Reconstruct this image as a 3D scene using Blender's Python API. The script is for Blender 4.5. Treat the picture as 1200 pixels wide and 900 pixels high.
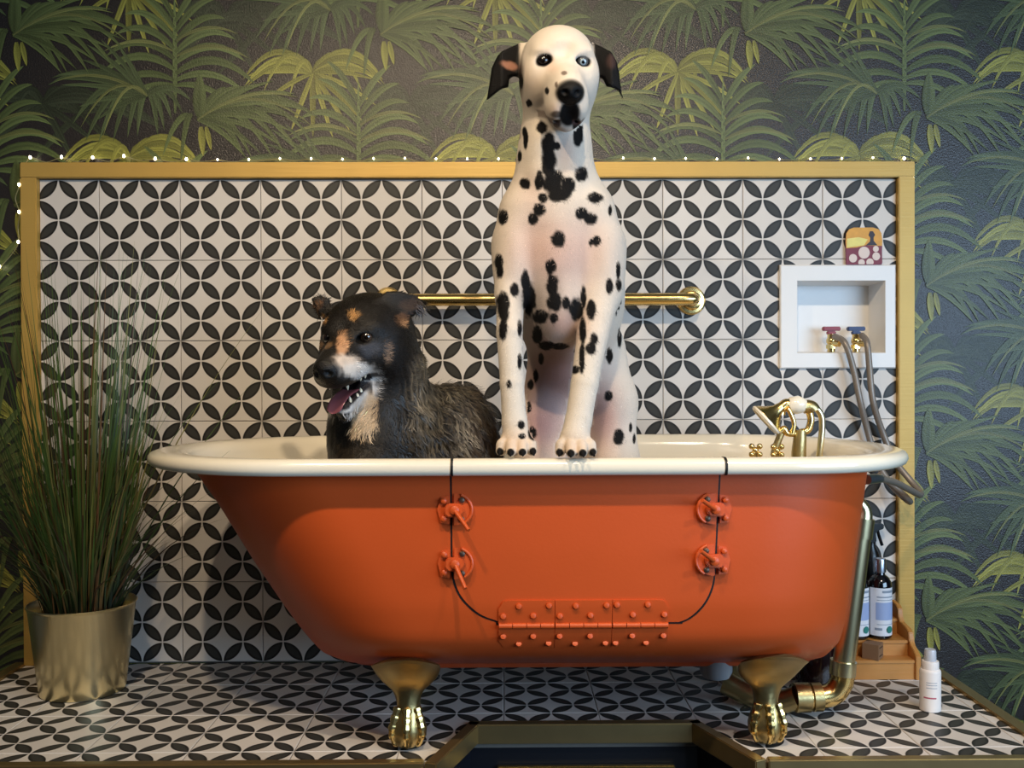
import bpy, bmesh, math, random
import numpy as np
from mathutils import Vector, Matrix

for o in list(bpy.data.objects):
    bpy.data.objects.remove(o, do_unlink=True)
scene = bpy.context.scene
COL = scene.collection
random.seed(7)
rng = np.random.default_rng(7)

# ---------------------------------------------------------------- camera
FPX, YAW, PIT, ROL = 1128.9, 0.009525, 0.009106, -0.003235      # fitted to the tile joints, 1200x900 frame
CAM = Vector((0.0, -2.4025, 0.7152))
FW = Vector((math.sin(YAW)*math.cos(PIT), math.cos(YAW)*math.cos(PIT), -math.sin(PIT)))
R0 = Vector((math.cos(YAW), -math.sin(YAW), 0)); U0 = R0.cross(FW)
RT = R0*math.cos(ROL) + U0*math.sin(ROL); UP = U0*math.cos(ROL) - R0*math.sin(ROL)
cd = bpy.data.cameras.new('camera'); cam = bpy.data.objects.new('camera', cd); COL.objects.link(cam)
cd.sensor_width = 36.0; cd.lens = FPX/1200*36.0; cd.clip_start = 0.05
cam.matrix_world = Matrix(((RT.x, UP.x, -FW.x, CAM.x), (RT.y, UP.y, -FW.y, CAM.y), (RT.z, UP.z, -FW.z, CAM.z), (0, 0, 0, 1)))
scene.camera = cam

def W(px, py, Y):
    """the point where the line of sight through a pixel meets the vertical plane y = Y"""
    d = FW + RT*((px-600)/FPX) + UP*((450-py)/FPX)
    return CAM + d*((Y-CAM.y)/d.y)
def WF(px, py, Z=0.0):
    """the same for the horizontal plane z = Z"""
    d = FW + RT*((px-600)/FPX) + UP*((450-py)/FPX)
    return CAM + d*((Z-CAM.z)/d.z)

# ---------------------------------------------------------------- world, lights, exposure
world = bpy.data.worlds.new('room_ambient'); scene.world = world; world.use_nodes = True
world.node_tree.nodes['Background'].inputs[0].default_value = (0.75, 0.82, 1.0, 1)
world.node_tree.nodes['Background'].inputs[1].default_value = 0.3
scene.view_settings.view_transform = 'Standard'; scene.view_settings.look = 'None'
scene.view_settings.gamma = 1.0; scene.view_settings.use_curve_mapping = False
scene.view_settings.exposure = 0.0

def area(name, loc, target, sx, sy, power, color, spread=180):
    l = bpy.data.lights.new(name, 'AREA'); l.shape = 'RECTANGLE'; l.size = sx; l.size_y = sy
    l.energy = power; l.color = color; l.spread = math.radians(spread)
    o = bpy.data.objects.new(name, l); COL.objects.link(o); o.location = loc
    o.rotation_euler = (Vector(target)-Vector(loc)).to_track_quat('-Z', 'Y').to_euler()
    return o
def spot(name, loc, target, power, color, size, blend=.8, radius=.04):
    l = bpy.data.lights.new(name, 'SPOT'); l.energy = power; l.color = color
    l.spot_size = math.radians(size); l.spot_blend = blend; l.shadow_soft_size = radius
    o = bpy.data.objects.new(name, l); COL.objects.link(o); o.location = loc
    o.rotation_euler = (Vector(target)-Vector(loc)).to_track_quat('-Z', 'Y').to_euler()
    return o
WARM = (1.0, 0.79, 0.54); COOL = (0.50, 0.73, 1.0)
ROOM = dict(x0=-2.3, x1=2.7, y0=-5.2, z0=-0.85, z1=2.15)
# daylight through the shop window on the right, in front of the platform
area('window_daylight', (2.66, -3.1, 0.98), (0.4, -0.9, 0.55), 2.6, 1.4, 108, COOL)
# warm ceiling spots above the front of the platform
for x, p, w in ((-0.62, 66, 84), (0.15, 70, 112), (0.85, 22, 100)):
    spot('ceiling_spot', (x, -1.75, 2.06), (x*0.8, -0.30, 0.6), p, WARM, w, 1.0, .035)
# added fill spot, neutral and narrow, brightening the tap end but not the wall
spot('tap_end_fill', (1.05, -2.2, 2.06), (0.72, -0.55, 0.15), 62, (1.0, .90, .78), 46, 1.0, .05)
# large warm ceiling fixture further back in the shop
area('ceiling_fixture', (-0.6, -3.0, 2.12), (-0.3, -1.6, 0), 1.4, 1.0, 10, (1.0, .86, .68))

# ---------------------------------------------------------------- helpers
def hx(s):
    s = s.lstrip('#'); r = []
    for i in (0, 2, 4):
        v = int(s[i:i+2], 16)/255
        r.append(v/12.92 if v <= .04045 else ((v+.055)/1.055)**2.4)
    return tuple(r)

def newmat(name):
    m = bpy.data.materials.new(name); m.use_nodes = True
    return m, m.node_tree, m.node_tree.nodes['Principled BSDF']
def mat(name, col, rough=.5, metal=0.0, var=.06, vscale=14, bump=0.0, bscale=60, spec=.5, coat=0.0, trans=0.0, emit=None, aniso=None):
    """principled material with a little procedural tone variation and optional bump"""
    m, nt, b = newmat(name)
    c = hx(col) if isinstance(col, str) else col
    b.inputs['Roughness'].default_value = rough; b.inputs['Metallic'].default_value = metal
    b.inputs['Specular IOR Level'].default_value = spec
    b.inputs['Coat Weight'].default_value = coat; b.inputs['Coat Roughness'].default_value = .12
    b.inputs['Transmission Weight'].default_value = trans
    tc = nt.nodes.new('ShaderNodeTexCoord')
    nz = nt.nodes.new('ShaderNodeTexNoise'); nz.inputs['Scale'].default_value = vscale; nz.inputs['Detail'].default_value = 5
    nt.links.new(tc.outputs['Object'], nz.inputs['Vector'])
    mx = nt.nodes.new('ShaderNodeMix'); mx.data_type = 'RGBA'
    nt.links.new(nz.outputs['Fac'], mx.inputs['Factor'])
    mx.inputs['A'].default_value = (*[max(0, x*(1-var)) for x in c], 1); mx.inputs['B'].default_value = (*[min(1, x*(1+var)) for x in c], 1)
    nt.links.new(mx.outputs['Result'], b.inputs['Base Color'])
    if bump:
        n2 = nt.nodes.new('ShaderNodeTexNoise'); n2.inputs['Scale'].default_value = bscale; n2.inputs['Detail'].default_value = 4
        if aniso:
            mp = nt.nodes.new('ShaderNodeMapping'); mp.inputs['Scale'].default_value = aniso
            nt.links.new(tc.outputs['Object'], mp.inputs['Vector']); nt.links.new(mp.outputs['Vector'], n2.inputs['Vector'])
        else:
            nt.links.new(tc.outputs['Object'], n2.inputs['Vector'])
        bp = nt.nodes.new('ShaderNodeBump'); bp.inputs['Strength'].default_value = bump; bp.inputs['Distance'].default_value = .004
        nt.links.new(n2.outputs['Fac'], bp.inputs['Height']); nt.links.new(bp.outputs['Normal'], b.inputs['Normal'])
    if emit:
        b.inputs['Emission Color'].default_value = (*hx(emit[0]), 1); b.inputs['Emission Strength'].default_value = emit[1]
    return m
def attrmat(name, attr='col', rough=.5, bump=0.0, bscale=200, spec=.5, gloss=False, var=.0):
    """colour from a vertex-colour attribute; with gloss, its alpha lowers the roughness"""
    m, nt, b = newmat(name)
    a = nt.nodes.new('ShaderNodeVertexColor'); a.layer_name = attr
    nt.links.new(a.outputs['Color'], b.inputs['Base Color'])
    b.inputs['Roughness'].default_value = rough; b.inputs['Specular IOR Level'].default_value = spec
    tc = nt.nodes.new('ShaderNodeTexCoord')
    if gloss:
        mr = nt.nodes.new('ShaderNodeMapRange'); mr.inputs['From Min'].default_value = 0; mr.inputs['From Max'].default_value = 1
        mr.inputs['To Min'].default_value = rough; mr.inputs['To Max'].default_value = .18
        nt.links.new(a.outputs['Alpha'], mr.inputs['Value']); nt.links.new(mr.outputs['Result'], b.inputs['Roughness'])
    if bump:
        n2 = nt.nodes.new('ShaderNodeTexNoise'); n2.inputs['Scale'].default_value = bscale; n2.inputs['Detail'].default_value = 4
        nt.links.new(tc.outputs['Object'], n2.inputs['Vector'])
        bp = nt.nodes.new('ShaderNodeBump'); bp.inputs['Strength'].default_value = bump; bp.inputs['Distance'].default_value = .003
        nt.links.new(n2.outputs['Fac'], bp.inputs['Height']); nt.links.new(bp.outputs['Normal'], b.inputs['Normal'])
    return m

def wloc(o):
    v = Vector((0, 0, 0))
    while o is not None:
        v += o.location; o = o.parent
    return v
def tag(o, label=None, cat=None, group=None, kind=None):
    if label: o['label'] = label
    if cat: o['category'] = cat
    if group: o['group'] = group
    if kind: o['kind'] = kind
    return o
def empty(name, loc, label, cat, group=None):
    o = bpy.data.objects.new(name, None); COL.objects.link(o); o.location = loc; o.empty_display_size = .05
    return tag(o, label, cat, group)
def link_mesh(name, me, m, parent=None, smooth=True):
    o = bpy.data.objects.new(name, me); COL.objects.link(o)
    if m: me.materials.append(m)
    if smooth:
        me.polygons.foreach_set('use_smooth', [True]*len(me.polygons))
    if parent: o.parent = parent
    return o
def sharp(me, deg=38):
    try: me.set_sharp_from_angle(angle=math.radians(deg))
    except Exception: pass

class MB:
    """collects shapes in world coordinates; build() links them as one mesh object"""
    def __init__(s): s.v = []; s.f = []; s.col = None
    def add(s, vs, fs):
        n = len(s.v); s.v += [tuple(v) for v in vs]; s.f += [tuple(i+n for i in f) for f in fs]; return s
    def box(s, lo, hi, M=None):
        (a, b, c), (d, e, f) = lo, hi
        vs = [Vector(p) for p in ((a,b,c),(d,b,c),(d,e,c),(a,e,c),(a,b,f),(d,b,f),(d,e,f),(a,e,f))]
        if M: vs = [M@v for v in vs]
        return s.add(vs, [(0,3,2,1),(4,5,6,7),(0,1,5,4),(1,2,6,5),(2,3,7,6),(3,0,4,7)])
    def loft(s, rings, closed=True, cap0=True, cap1=True):
        n = len(rings[0]); vs = [p for r in rings for p in r]; fs = []
        m = n if closed else n-1
        for i in range(len(rings)-1):
            for j in range(m):
                k = (j+1) % n
                fs.append((i*n+j, i*n+k, (i+1)*n+k, (i+1)*n+j))
        if closed and cap0: fs.append(tuple(range(n-1, -1, -1)))
        if closed and cap1: fs.append(tuple((len(rings)-1)*n+j for j in range(n)))
        return s.add(vs, fs)
    def tube(s, pts, r, n=10, caps=True):
        pts = [Vector(p) for p in pts]; R = r if isinstance(r, (list, tuple)) else [r]*len(pts)
        rings = []; ref = None
        for i, p in enumerate(pts):
            t = (pts[min(i+1, len(pts)-1)]-pts[max(i-1, 0)]).normalized()
            if ref is None:
                ref = t.orthogonal().normalized()
            ref = (ref - t*ref.dot(t)).normalized(); b = t.cross(ref)
            rings.append([p+(ref*math.cos(2*math.pi*k/n)+b*math.sin(2*math.pi*k/n))*R[i] for k in range(n)])
        return s.loft(rings, True, caps, caps)
    def lathe(s, prof, M, n=32, caps=(True, True)):
        rings = [[M@Vector((r*math.cos(2*math.pi*k/n), r*math.sin(2*math.pi*k/n), z)) for k in range(n)] for r, z in prof]
        return s.loft(rings, True, caps[0], caps[1])
    def ball(s, c, r, M=None, n=12, m=8):
        c = Vector(c); r = Vector((r, r, r)) if not hasattr(r, '__len__') else Vector(r)
        rings = []
        for i in range(m+1):
            a = math.pi*i/m; a = min(max(a, .02), math.pi-.02)
            ring = [Vector((r.x*math.sin(a)*math.cos(2*math.pi*k/n), r.y*math.sin(a)*math.sin(2*math.pi*k/n), -r.z*math.cos(a))) for k in range(n)]
            rings.append([c+(M@p if M else p) for p in ring])
        return s.loft(rings)
    def prism(s, poly, fn, d0, d1):
        """polygon of 2-D points extruded between two depths; fn(u, v, d) gives the world point"""
        n = len(poly); vs = [fn(u, v, d0) for u, v in poly]+[fn(u, v, d1) for u, v in poly]
        fs = [tuple(range(n-1, -1, -1)), tuple(range(n, 2*n))]+[(i, (i+1) % n, n+(i+1) % n, n+i) for i in range(n)]
        return s.add(vs, fs)
    def build(s, name, m, parent=None, smooth=True, ang=38, bevel=0, normals=True):
        base = wloc(parent) if parent else Vector((0, 0, 0))
        me = bpy.data.meshes.new(name)
        me.from_pydata([tuple(Vector(v)-base) for v in s.v], [], s.f); me.update()
        if normals or bevel:
            bm = bmesh.new(); bm.from_mesh(me)
            if bevel:
                es = [e for e in bm.edges if len(e.link_faces) == 2 and e.calc_face_angle(0) > .6]
                bmesh.ops.bevel(bm, geom=es, offset=bevel, segments=2, affect='EDGES', clamp_overlap=True)
            bmesh.ops.recalc_face_normals(bm, faces=bm.faces); bm.to_mesh(me); bm.free()
        o = link_mesh(name, me, m, parent, smooth)
        if smooth: sharp(me, ang)
        return o
def thing(name, mb, m, label, cat, group=None, base=None, **k):
    """a thing that is a single mesh, with its origin at its base"""
    vs = np.array(s_v(mb)); b = Vector(base) if base else Vector((vs[:, 0].mean(), vs[:, 1].mean(), vs[:, 2].min()))
    mb.v = [tuple(Vector(v)-b) for v in mb.v]
    o = mb.build(name, m, None, **k); o.location = b
    return tag(o, label, cat, group)
def s_v(mb): return [tuple(v) for v in mb.v]
def T(x, y, z): return Matrix.Translation((x, y, z))
def frame(o, x, y, z):
    return Matrix(((x[0], y[0], z[0], o[0]), (x[1], y[1], z[1], o[1]), (x[2], y[2], z[2], o[2]), (0, 0, 0, 1)))
def smoothpath(pts, n=8):
    """Catmull-Rom through the points"""
    P = [Vector(p) for p in pts]; P = [P[0]*2-P[1]]+P+[P[-1]*2-P[-2]]; out = []
    for i in range(1, len(P)-2):
        for k in range(n):
            t = k/n; a, b, c, d = P[i-1:i+3]
            out.append(.5*((2*b)+(c-a)*t+(2*a-5*b+4*c-d)*t*t+(3*b-a-3*c+d)*t**3))
    return out+[P[-2]]
def rrect(x0, y0, x1, y1, r, n=5):
    out = []
    for cx, cy, a0 in ((x1-r, y1-r, 0), (x0+r, y1-r, 90), (x0+r, y0+r, 180), (x1-r, y0+r, 270)):
        for k in range(n+1):
            a = math.radians(a0+90*k/n); out.append((cx+r*math.cos(a), cy+r*math.sin(a)))
    return out

M_BRASS = mat('polished_brass', (.83, .60, .24), .22, 1.0, .12, 22, .05, 90)
M_BRASS_OLD = mat('aged_brass', (.50, .38, .17), .36, 1.0, .22, 30, .12, 120)
M_BRASS_PALE = mat('brushed_pale_brass', (.82, .71, .42), .28, 1.0, .08, 10, .06, 40, aniso=(1, 1, .05))
M_GOLD = mat('gold_painted_wood', '#c6a052', .45, .25, .10, 9, .10, 30, aniso=(.2, .2, 6))
M_BLACK = mat('black_rubber', '#0d0c0b', .6)
# ================================================================ room shell
M_WALL = mat('plain_painted_wall', '#6e675f', .8, var=.04)
M_PAPER = mat('wallpaper_ground', '#292524', .33, 0, .12, 5, .3, 260, spec=.5)
M_CEIL = mat('ceiling_paint', '#8f887e', .85, var=.03)
M_ROOMFLOOR = mat('dark_shop_floor', '#3a3129', .5, var=.2, vscale=4)
M_NAVY = mat('dark_navy_panel', '#11141c', .38, 0, .15, 8)
M_GROUT = mat('grey_grout', '#6f6a63', .85, var=.1, vscale=60)
PW = .008                                    # wallpaper plane; tile faces are at y = 0
XL, XR, PH = -1.147, 0.985, 1.205            # inner edges and height of the tiled panel
HOLE = (W(933, 414, 0).x, W(933, 414, 0).z, W(1036, 329, 0).x, W(1036, 329, 0).z)   # niche opening

R = ROOM
def structure(name, mb, m, smooth=False):
    return tag(mb.build(name, m, None, smooth), kind='structure')
wb = MB()
xs = [R['x0'], HOLE[0], HOLE[2], R['x1']]; zs = [R['z0'], HOLE[1], HOLE[3], R['z1']]
for i in range(3):
    for j in range(3):
        if (i, j) != (1, 1):
            wb.add([(xs[i], PW, zs[j]), (xs[i+1], PW, zs[j]), (xs[i+1], PW, zs[j+1]), (xs[i], PW, zs[j+1])], [(0, 1, 2, 3)])
wall_back = structure('wall_back', wb, M_PAPER)
structure('wall_left', MB().box((R['x0']-.1, R['y0'], R['z0']), (R['x0'], .2, R['z1'])), M_WALL)
# right wall with the window opening
wr = MB(); y0, y1, z0, z1 = -4.45, -1.75, .25, 1.72
wr.box((R['x1'], y1, R['z0']), (R['x1']+.1, .2, R['z1'])); wr.box((R['x1'], R['y0'], R['z0']), (R['x1']+.1, y0, R['z1']))
wr.box((R['x1'], y0, R['z0']), (R['x1']+.1, y1, z0)); wr.box((R['x1'], y0, z1), (R['x1']+.1, y1, R['z1']))
structure('wall_right', wr, M_WALL)
structure('wall_front', MB().box((R['x0']-.1, R['y0']-.1, R['z0']), (R['x1']+.1, R['y0'], R['z1'])), M_WALL)
structure('ceiling', MB().box((R['x0']-.1, R['y0']-.1, R['z1']), (R['x1']+.1, .2, R['z1']+.1)), M_CEIL)
structure('floor_room', MB().box((R['x0']-.1, R['y0']-.1, R['z0']-.1), (R['x1']+.1, .2, R['z0'])), M_ROOMFLOOR)

# ---------------------------------------------------------------- tiles
def tile_material():
    m, nt, b = newmat('petal_pattern_tile'); N = nt.nodes; L = nt.links
    def mth(op, a, c=None):
        n = N.new('ShaderNodeMath'); n.operation = op
        for i, v in enumerate((a, c)):
            if v is None: continue
            if isinstance(v, (int, float)): n.inputs[i].default_value = v
            else: L.new(v, n.inputs[i])
        return n.outputs[0]
    tc = N.new('ShaderNodeTexCoord'); sp = N.new('ShaderNodeSeparateXYZ'); L.new(tc.outputs['Object'], sp.inputs[0])
    u = mth('MULTIPLY', mth('ADD', sp.outputs[0], 2.0), 20.0); v = mth('MULTIPLY', mth('ADD', sp.outputs[1], 2.0), 20.0)   # quarter-tile units
    par = mth('MODULO', mth('ADD', mth('FLOOR', u), mth('FLOOR', v)), 2.0)
    fu, fv = mth('FRACT', u), mth('FRACT', v)
    fu = mth('ABSOLUTE', mth('SUBTRACT', fu, par))                 # mirror the odd cells
    def dist(cx, cy):
        a = mth('SUBTRACT', fu, cx); c = mth('SUBTRACT', fv, cy)
        return mth('SQRT', mth('ADD', mth('MULTIPLY', a, a), mth('MULTIPLY', c, c)))
    d = mth('MAXIMUM', dist(1, 0), dist(0, 1))
    mr = N.new('ShaderNodeMapRange'); L.new(d, mr.inputs[0]); mr.inputs[1].default_value = .955; mr.inputs[2].default_value = .985
    mr2 = N.new('ShaderNodeMapRange'); L.new(d, mr2.inputs[0]); mr2.inputs[1].default_value = .84; mr2.inputs[2].default_value = .93
    oi = N.new('ShaderNodeObjectInfo')
    nz = N.new('ShaderNodeTexNoise'); nz.inputs['Scale'].default_value = 9; L.new(tc.outputs['Object'], nz.inputs['Vector'])
    pet = N.new('ShaderNodeMix'); pet.data_type = 'RGBA'; L.new(mr2.outputs[0], pet.inputs['Factor'])
    pet.inputs['A'].default_value = (*hx('#3d3c39'), 1); pet.inputs['B'].default_value = (*hx('#1f1e1d'), 1)
    wht = N.new('ShaderNodeMix'); wht.data_type = 'RGBA'; L.new(nz.outputs['Fac'], wht.inputs['Factor'])
    wht.inputs['A'].default_value = (*hx('#cfc8bf'), 1); wht.inputs['B'].default_value = (*hx('#e2dcd6'), 1)
    mx = N.new('ShaderNodeMix'); mx.data_type = 'RGBA'; L.new(mr.outputs[0], mx.inputs['Factor'])
    L.new(pet.outputs['Result'], mx.inputs['A']); L.new(wht.outputs['Result'], mx.inputs['B'])
    hs = N.new('ShaderNodeHueSaturation'); L.new(mx.outputs['Result'], hs.inputs['Color'])
    L.new(mth('ADD', mth('MULTIPLY', oi.outputs['Random'], .12), .94), hs.inputs['Value'])
    L.new(hs.outputs['Color'], b.inputs['Base Color'])
    b.inputs['Roughness'].default_value = .40; b.inputs['Specular IOR Level'].default_value = .25
    return m
M_TILE = tile_material()
def clip(poly, n, c, keep):
    """part of a polygon where n.p - c <= 0 (keep=-1) or >= 0 (keep=1)"""
    out = []
    for i, p in enumerate(poly):
        q = poly[(i+1) % len(poly)]
        a = (n[0]*p[0]+n[1]*p[1]-c)*keep; b2 = (n[0]*q[0]+n[1]*q[1]-c)*keep
        if a >= 0: out.append(p)
        if a*b2 < 0:
            t = a/(a-b2); out.append((p[0]+t*(q[0]-p[0]), p[1]+t*(q[1]-p[1])))
    return out if len(out) > 2 else []
def subtract(poly, convex):
    """polygon minus a convex counter-clockwise polygon, as convex pieces"""
    pieces = []; rest = poly
    for i in range(len(convex)):
        p, q = convex[i], convex[(i+1) % len(convex)]
        n = (q[1]-p[1], -(q[0]-p[0])); c = n[0]*p[0]+n[1]*p[1]
        o = clip(rest, n, c, 1)
        if o: pieces.append(o)
        rest = clip(rest, n, c, -1)
        if not rest: break
    return pieces, bool(rest)
tile_cache = {}
def make_tile(i, x0, y0, x1, y1, ox, oy, parent, rot, convex=None):
    """one tile clipped to x0..x1, y0..y1, with lattice corner (ox, oy) as its origin"""
    g = .0007; th = .008; ch = .0012
    a, b, c, d = x0-ox+g, y0-oy+g, x1-ox-g, y1-oy-g
    key = tuple(round(t, 4) for t in (a, b, c, d)); cut = None
    if convex:
        cut, hit = subtract([(a, b), (c, b), (c, d), (a, d)], [(x-ox, y-oy) for x, y in convex])
        if not hit: cut = None
        elif not cut: return None
    if cut is None and key in tile_cache: me = tile_cache[key]
    else:
        m = MB()
        if cut is None:
            rings = [[(a, b, 0), (c, b, 0), (c, d, 0), (a, d, 0)], [(a, b, th-ch), (c, b, th-ch), (c, d, th-ch), (a, d, th-ch)],
                     [(a+ch, b+ch, th), (c-ch, b+ch, th), (c-ch, d-ch, th), (a+ch, d-ch, th)]]
            m.loft(rings)
        else:
            for poly in cut: m.prism(poly, lambda u, v, t: (u, v, t), 0, th)
        me = bpy.data.meshes.new('tile'); me.from_pydata(m.v, [], m.f); me.update()
        bm = bmesh.new(); bm.from_mesh(me); bmesh.ops.recalc_face_normals(bm, faces=bm.faces); bm.to_mesh(me); bm.free()
        me.materials.append(M_TILE)
        if cut is None: tile_cache[key] = me
    o = bpy.data.objects.new('tile', me); COL.objects.link(o); o.parent = parent
    if rot: o.rotation_euler = (math.pi/2, 0, 0); o.location = (ox, PW, oy)
    else: o.location = (ox, oy, -.008)
    return o
structure_panel = structure('wall_panel', MB().box((XL-.02, PW-.004, 0), (XR+.02, PW-.0005, PH+.02)) if False else MB().add(
    [(x, PW-.003, z) for x, z in ((XL-.02, 0), (HOLE[0], 0), (HOLE[2], 0), (XR+.02, 0), (XL-.02, HOLE[1]), (HOLE[0], HOLE[1]), (HOLE[2], HOLE[1]), (XR+.02, HOLE[1]),
     (XL-.02, HOLE[3]), (HOLE[0], HOLE[3]), (HOLE[2], HOLE[3]), (XR+.02, HOLE[3]), (XL-.02, PH+.02), (HOLE[0], PH+.02), (HOLE[2], PH+.02), (XR+.02, PH+.02))],
    [(r*4+c, r*4+c+1, r*4+c+5, r*4+c+4) for r in range(3) for c in range(3) if (r, c) != (1, 1)]), M_GROUT)
hole_poly = [(HOLE[0]-.004, HOLE[1]-.004), (HOLE[2]+.004, HOLE[1]-.004), (HOLE[2]+.004, HOLE[3]+.004), (HOLE[0]-.004, HOLE[3]+.004)]
for i in range(-6, 5):
    for j in range(6):
        x0, x1 = max(i*.2, XL), min(i*.2+.2, XR); z0, z1 = j*.2+.003, j*.2+.203
        if x1-x0 < .01: continue
        make_tile(i, x0, z0, x1, z1, i*.2, j*.2+.003, structure_panel, True, hole_poly)

# ---------------------------------------------------------------- platform
FY = WF(1000, 889).y                          # front edge of the tiles
NB = WF(690, 847).y                           # back of the notch
PXL, PXR = -1.185, 1.025
n0, n1 = WF(551, 849).x, WF(819, 849).x
f0, f1 = WF(497, 897).x, WF(903, 894).x
notch = [(n0, NB), (f0-.03, FY-.1), (f1+.03, FY-.1), (n1, NB)]
fr = (NB-FY)/(NB-(FY-.1)); nf0 = n0+(f0-.03-n0)*fr; nf1 = n1+(f1+.03-n1)*fr       # where the notch meets the front edge
plan = [(PXL, 0.0), (PXL, FY), (nf0, FY), (n0, NB), (n1, NB), (nf1, FY), (PXR, FY), (PXR, 0.0)]
def slab(mb, z0, z1):
    for poly in ([plan[0], plan[1], plan[2], plan[3]], [plan[0], plan[3], plan[4], plan[7]], [plan[4], plan[5], plan[6], plan[7]]):
        mb.prism(poly, lambda u, v, t: (u, v, t), z0, z1)
    return mb
floor = structure('floor', slab(MB(), -.05, -.006), M_GROUT)
ccw = [notch[0], notch[1], notch[2], notch[3]]
FO = -.071+.0                                 # a row of pattern nodes
for i in range(-6, 6):
    for j in range(0, 4):
        oy = FO-.1-.2*j; x0, x1 = max(i*.2, PXL), min(i*.2+.2, PXR); y0_, y1_ = max(oy, FY), min(oy+.2, -.0)
        if x1-x0 < .01 or y1_-y0_ < .01: continue
        make_tile(i, x0, y0_, x1, y1_, i*.2, oy, floor, False, ccw)
# dark front of the platform, a cabinet below the tiles
structure('wall_platform', slab(MB(), R['z0'], -.05), M_NAVY)
# brass edge trim of the platform
M_TRIM = mat('brass_edge_trim', (.46, .33, .15), .36, .9, .15, 12, .08, 40)
trim = tag(bpy.data.objects.new('trim_1', None), kind='structure'); COL.objects.link(trim)
def rail(name, a, b, inw, w=.030, top=.006, h=.040, m=M_TRIM, parent=trim):
    """a bar along a->b on the outside of the tiles: w wide outwards, face h high"""
    a = Vector((*a, 0)); b = Vector((*b, 0)); n = Vector((*inw, 0)).normalized()
    mb = MB(); sec = [(0, top), (-w, top), (-w, top-h), (0, top-h)]
    mb.loft([[p+n*s+Vector((0, 0, z)) for s, z in sec] for p in (a, b)])
    return mb.build(name, m, parent, True, bevel=.002)
e = .012
rail('trim_rail', (PXL, -.0), (PXL, FY-.02), (1, 0)); rail('trim_rail', (PXR, -.0), (PXR, FY-.02), (-1, 0))
rail('trim_rail', (PXL-.03, FY), (nf0-.008, FY), (0, 1), .02); rail('trim_rail', (nf1+.008, FY), (PXR+.03, FY), (0, 1), .02)
dv = Vector((nf0-n0, FY-NB)).normalized()
rail('trim_rail', (n0, NB), (n0+dv.x*(NB-FY+.03), NB+dv.y*(NB-FY+.03)), (dv.y, -dv.x), .024)
dv = Vector((nf1-n1, FY-NB)).normalized()
rail('trim_rail', (n1, NB), (n1+dv.x*(NB-FY+.03), NB+dv.y*(NB-FY+.03)), (-dv.y, dv.x), .024)
rail('trim_rail', (n0-.004, NB), (n1+.004, NB), (0, 1), .024)
# brass picture-frame moulding on the dark panel inside the notch
py = NB-.001
q0, q1 = W(583, 896, py), W(790, 896, py)
mf = empty('panel_moulding', (.5*(q0.x+q1.x), py, q0.z-.5), 'slim brass rectangular moulding on the dark panel in the platform recess', 'moulding')
for lo, hi in (((q0.x, py-.012, q0.z-.012), (q1.x, py, q0.z)), ((q0.x, py-.012, q0.z-.5), (q0.x+.012, py, q0.z-.012)),
               ((q1.x-.012, py-.012, q0.z-.5), (q1.x, py, q0.z-.012)), ((q0.x+.012, py-.012, q0.z-.5), (q1.x-.012, py, q0.z-.488))):
    MB().box(lo, hi).build('moulding_rail', M_BRASS, mf, True, bevel=.002)

# ---------------------------------------------------------------- gold frame round the tiled panel
fw = .040
ftrim = tag(bpy.data.objects.new('trim_2', None), kind='structure'); COL.objects.link(ftrim)
def bar(x0, z0, x1, z1):
    MB().box((x0, -.016, z0), (x1, PW, z1)).build('frame_rail', M_GOLD, ftrim, True, bevel=.002)
bar(XL-fw, PH, XR+fw, PH+.038); bar(XL-fw, .0, XL, PH); bar(XR, .0, XR+fw, PH)

# ---------------------------------------------------------------- palm leaf print of the wallpaper
PS = 468.0
class Print:
    def __init__(s): s.v = []; s.f = []; s.c = []
    def blade(s, x, y, ang, L, droop, w, col, dep, n=9, seed=0):
        """one printed leaflet: tapering strip along a drooping curve, five tones across like brush streaks"""
        a = math.radians(ang); pts = []; r = random.Random(seed)
        for k in range(n+1):
            t = k/n; pts.append((x+L*math.cos(a)*t, y+L*math.sin(a)*t-droop*t*t))
        b0 = len(s.v); tones = [.55, r.uniform(.85, 1.15), r.uniform(.62, .85), r.uniform(.95, 1.2), 1.15]
        if math.cos(a) < 0: tones = tones[::-1]
        tones = tones[::-1]
        for k, (px, py) in enumerate(pts):
            t = k/n; q = pts[min(k+1, n)]; p = pts[max(k-1, 0)]
            tx, ty = q[0]-p[0], q[1]-p[1]; l = math.hypot(tx, ty) or 1; nx, ny = -ty/l, tx/l
            if math.cos(a) < 0: nx, ny = -nx, -ny
            ww = w*.5*(.22+.78*math.sin(math.pi*min(1, t*.95+.05)**.8)) if k < n else .1
            for i in range(5):
                s.v.append((px+nx*ww*(i-2)/2*(1 if math.cos(a) >= 0 else -1)*1.0, py+ny*ww*(i-2)/2*(1 if math.cos(a) >= 0 else -1), dep))
                g = tones[i]*(.74+.42*t); s.c.append(tuple(min(1, c*g) for c in col))
        for k in range(n):
            for m_ in range(4):
                i = b0+k*5+m_; s.f.append((i, i+1, i+6, i+5))
cH = hx('#707443'); cB, cP, cU, cS, cD = hx('#87863d'), hx('#5d6a3e'), hx('#4b5737'), hx('#556038'), hx('#363d2c')
def lat(p, q): return (205+213*p, -70-98*p-197*q)         # wallpaper lattice: half-drop repeat, pixels with y up
pr = Print(); rj = random.Random(11)
fronds = {'D': [], 'B': [], 'P': [], 'U': [], 'S': []}
def j(a, r): return a+rj.uniform(-r, r)
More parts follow.
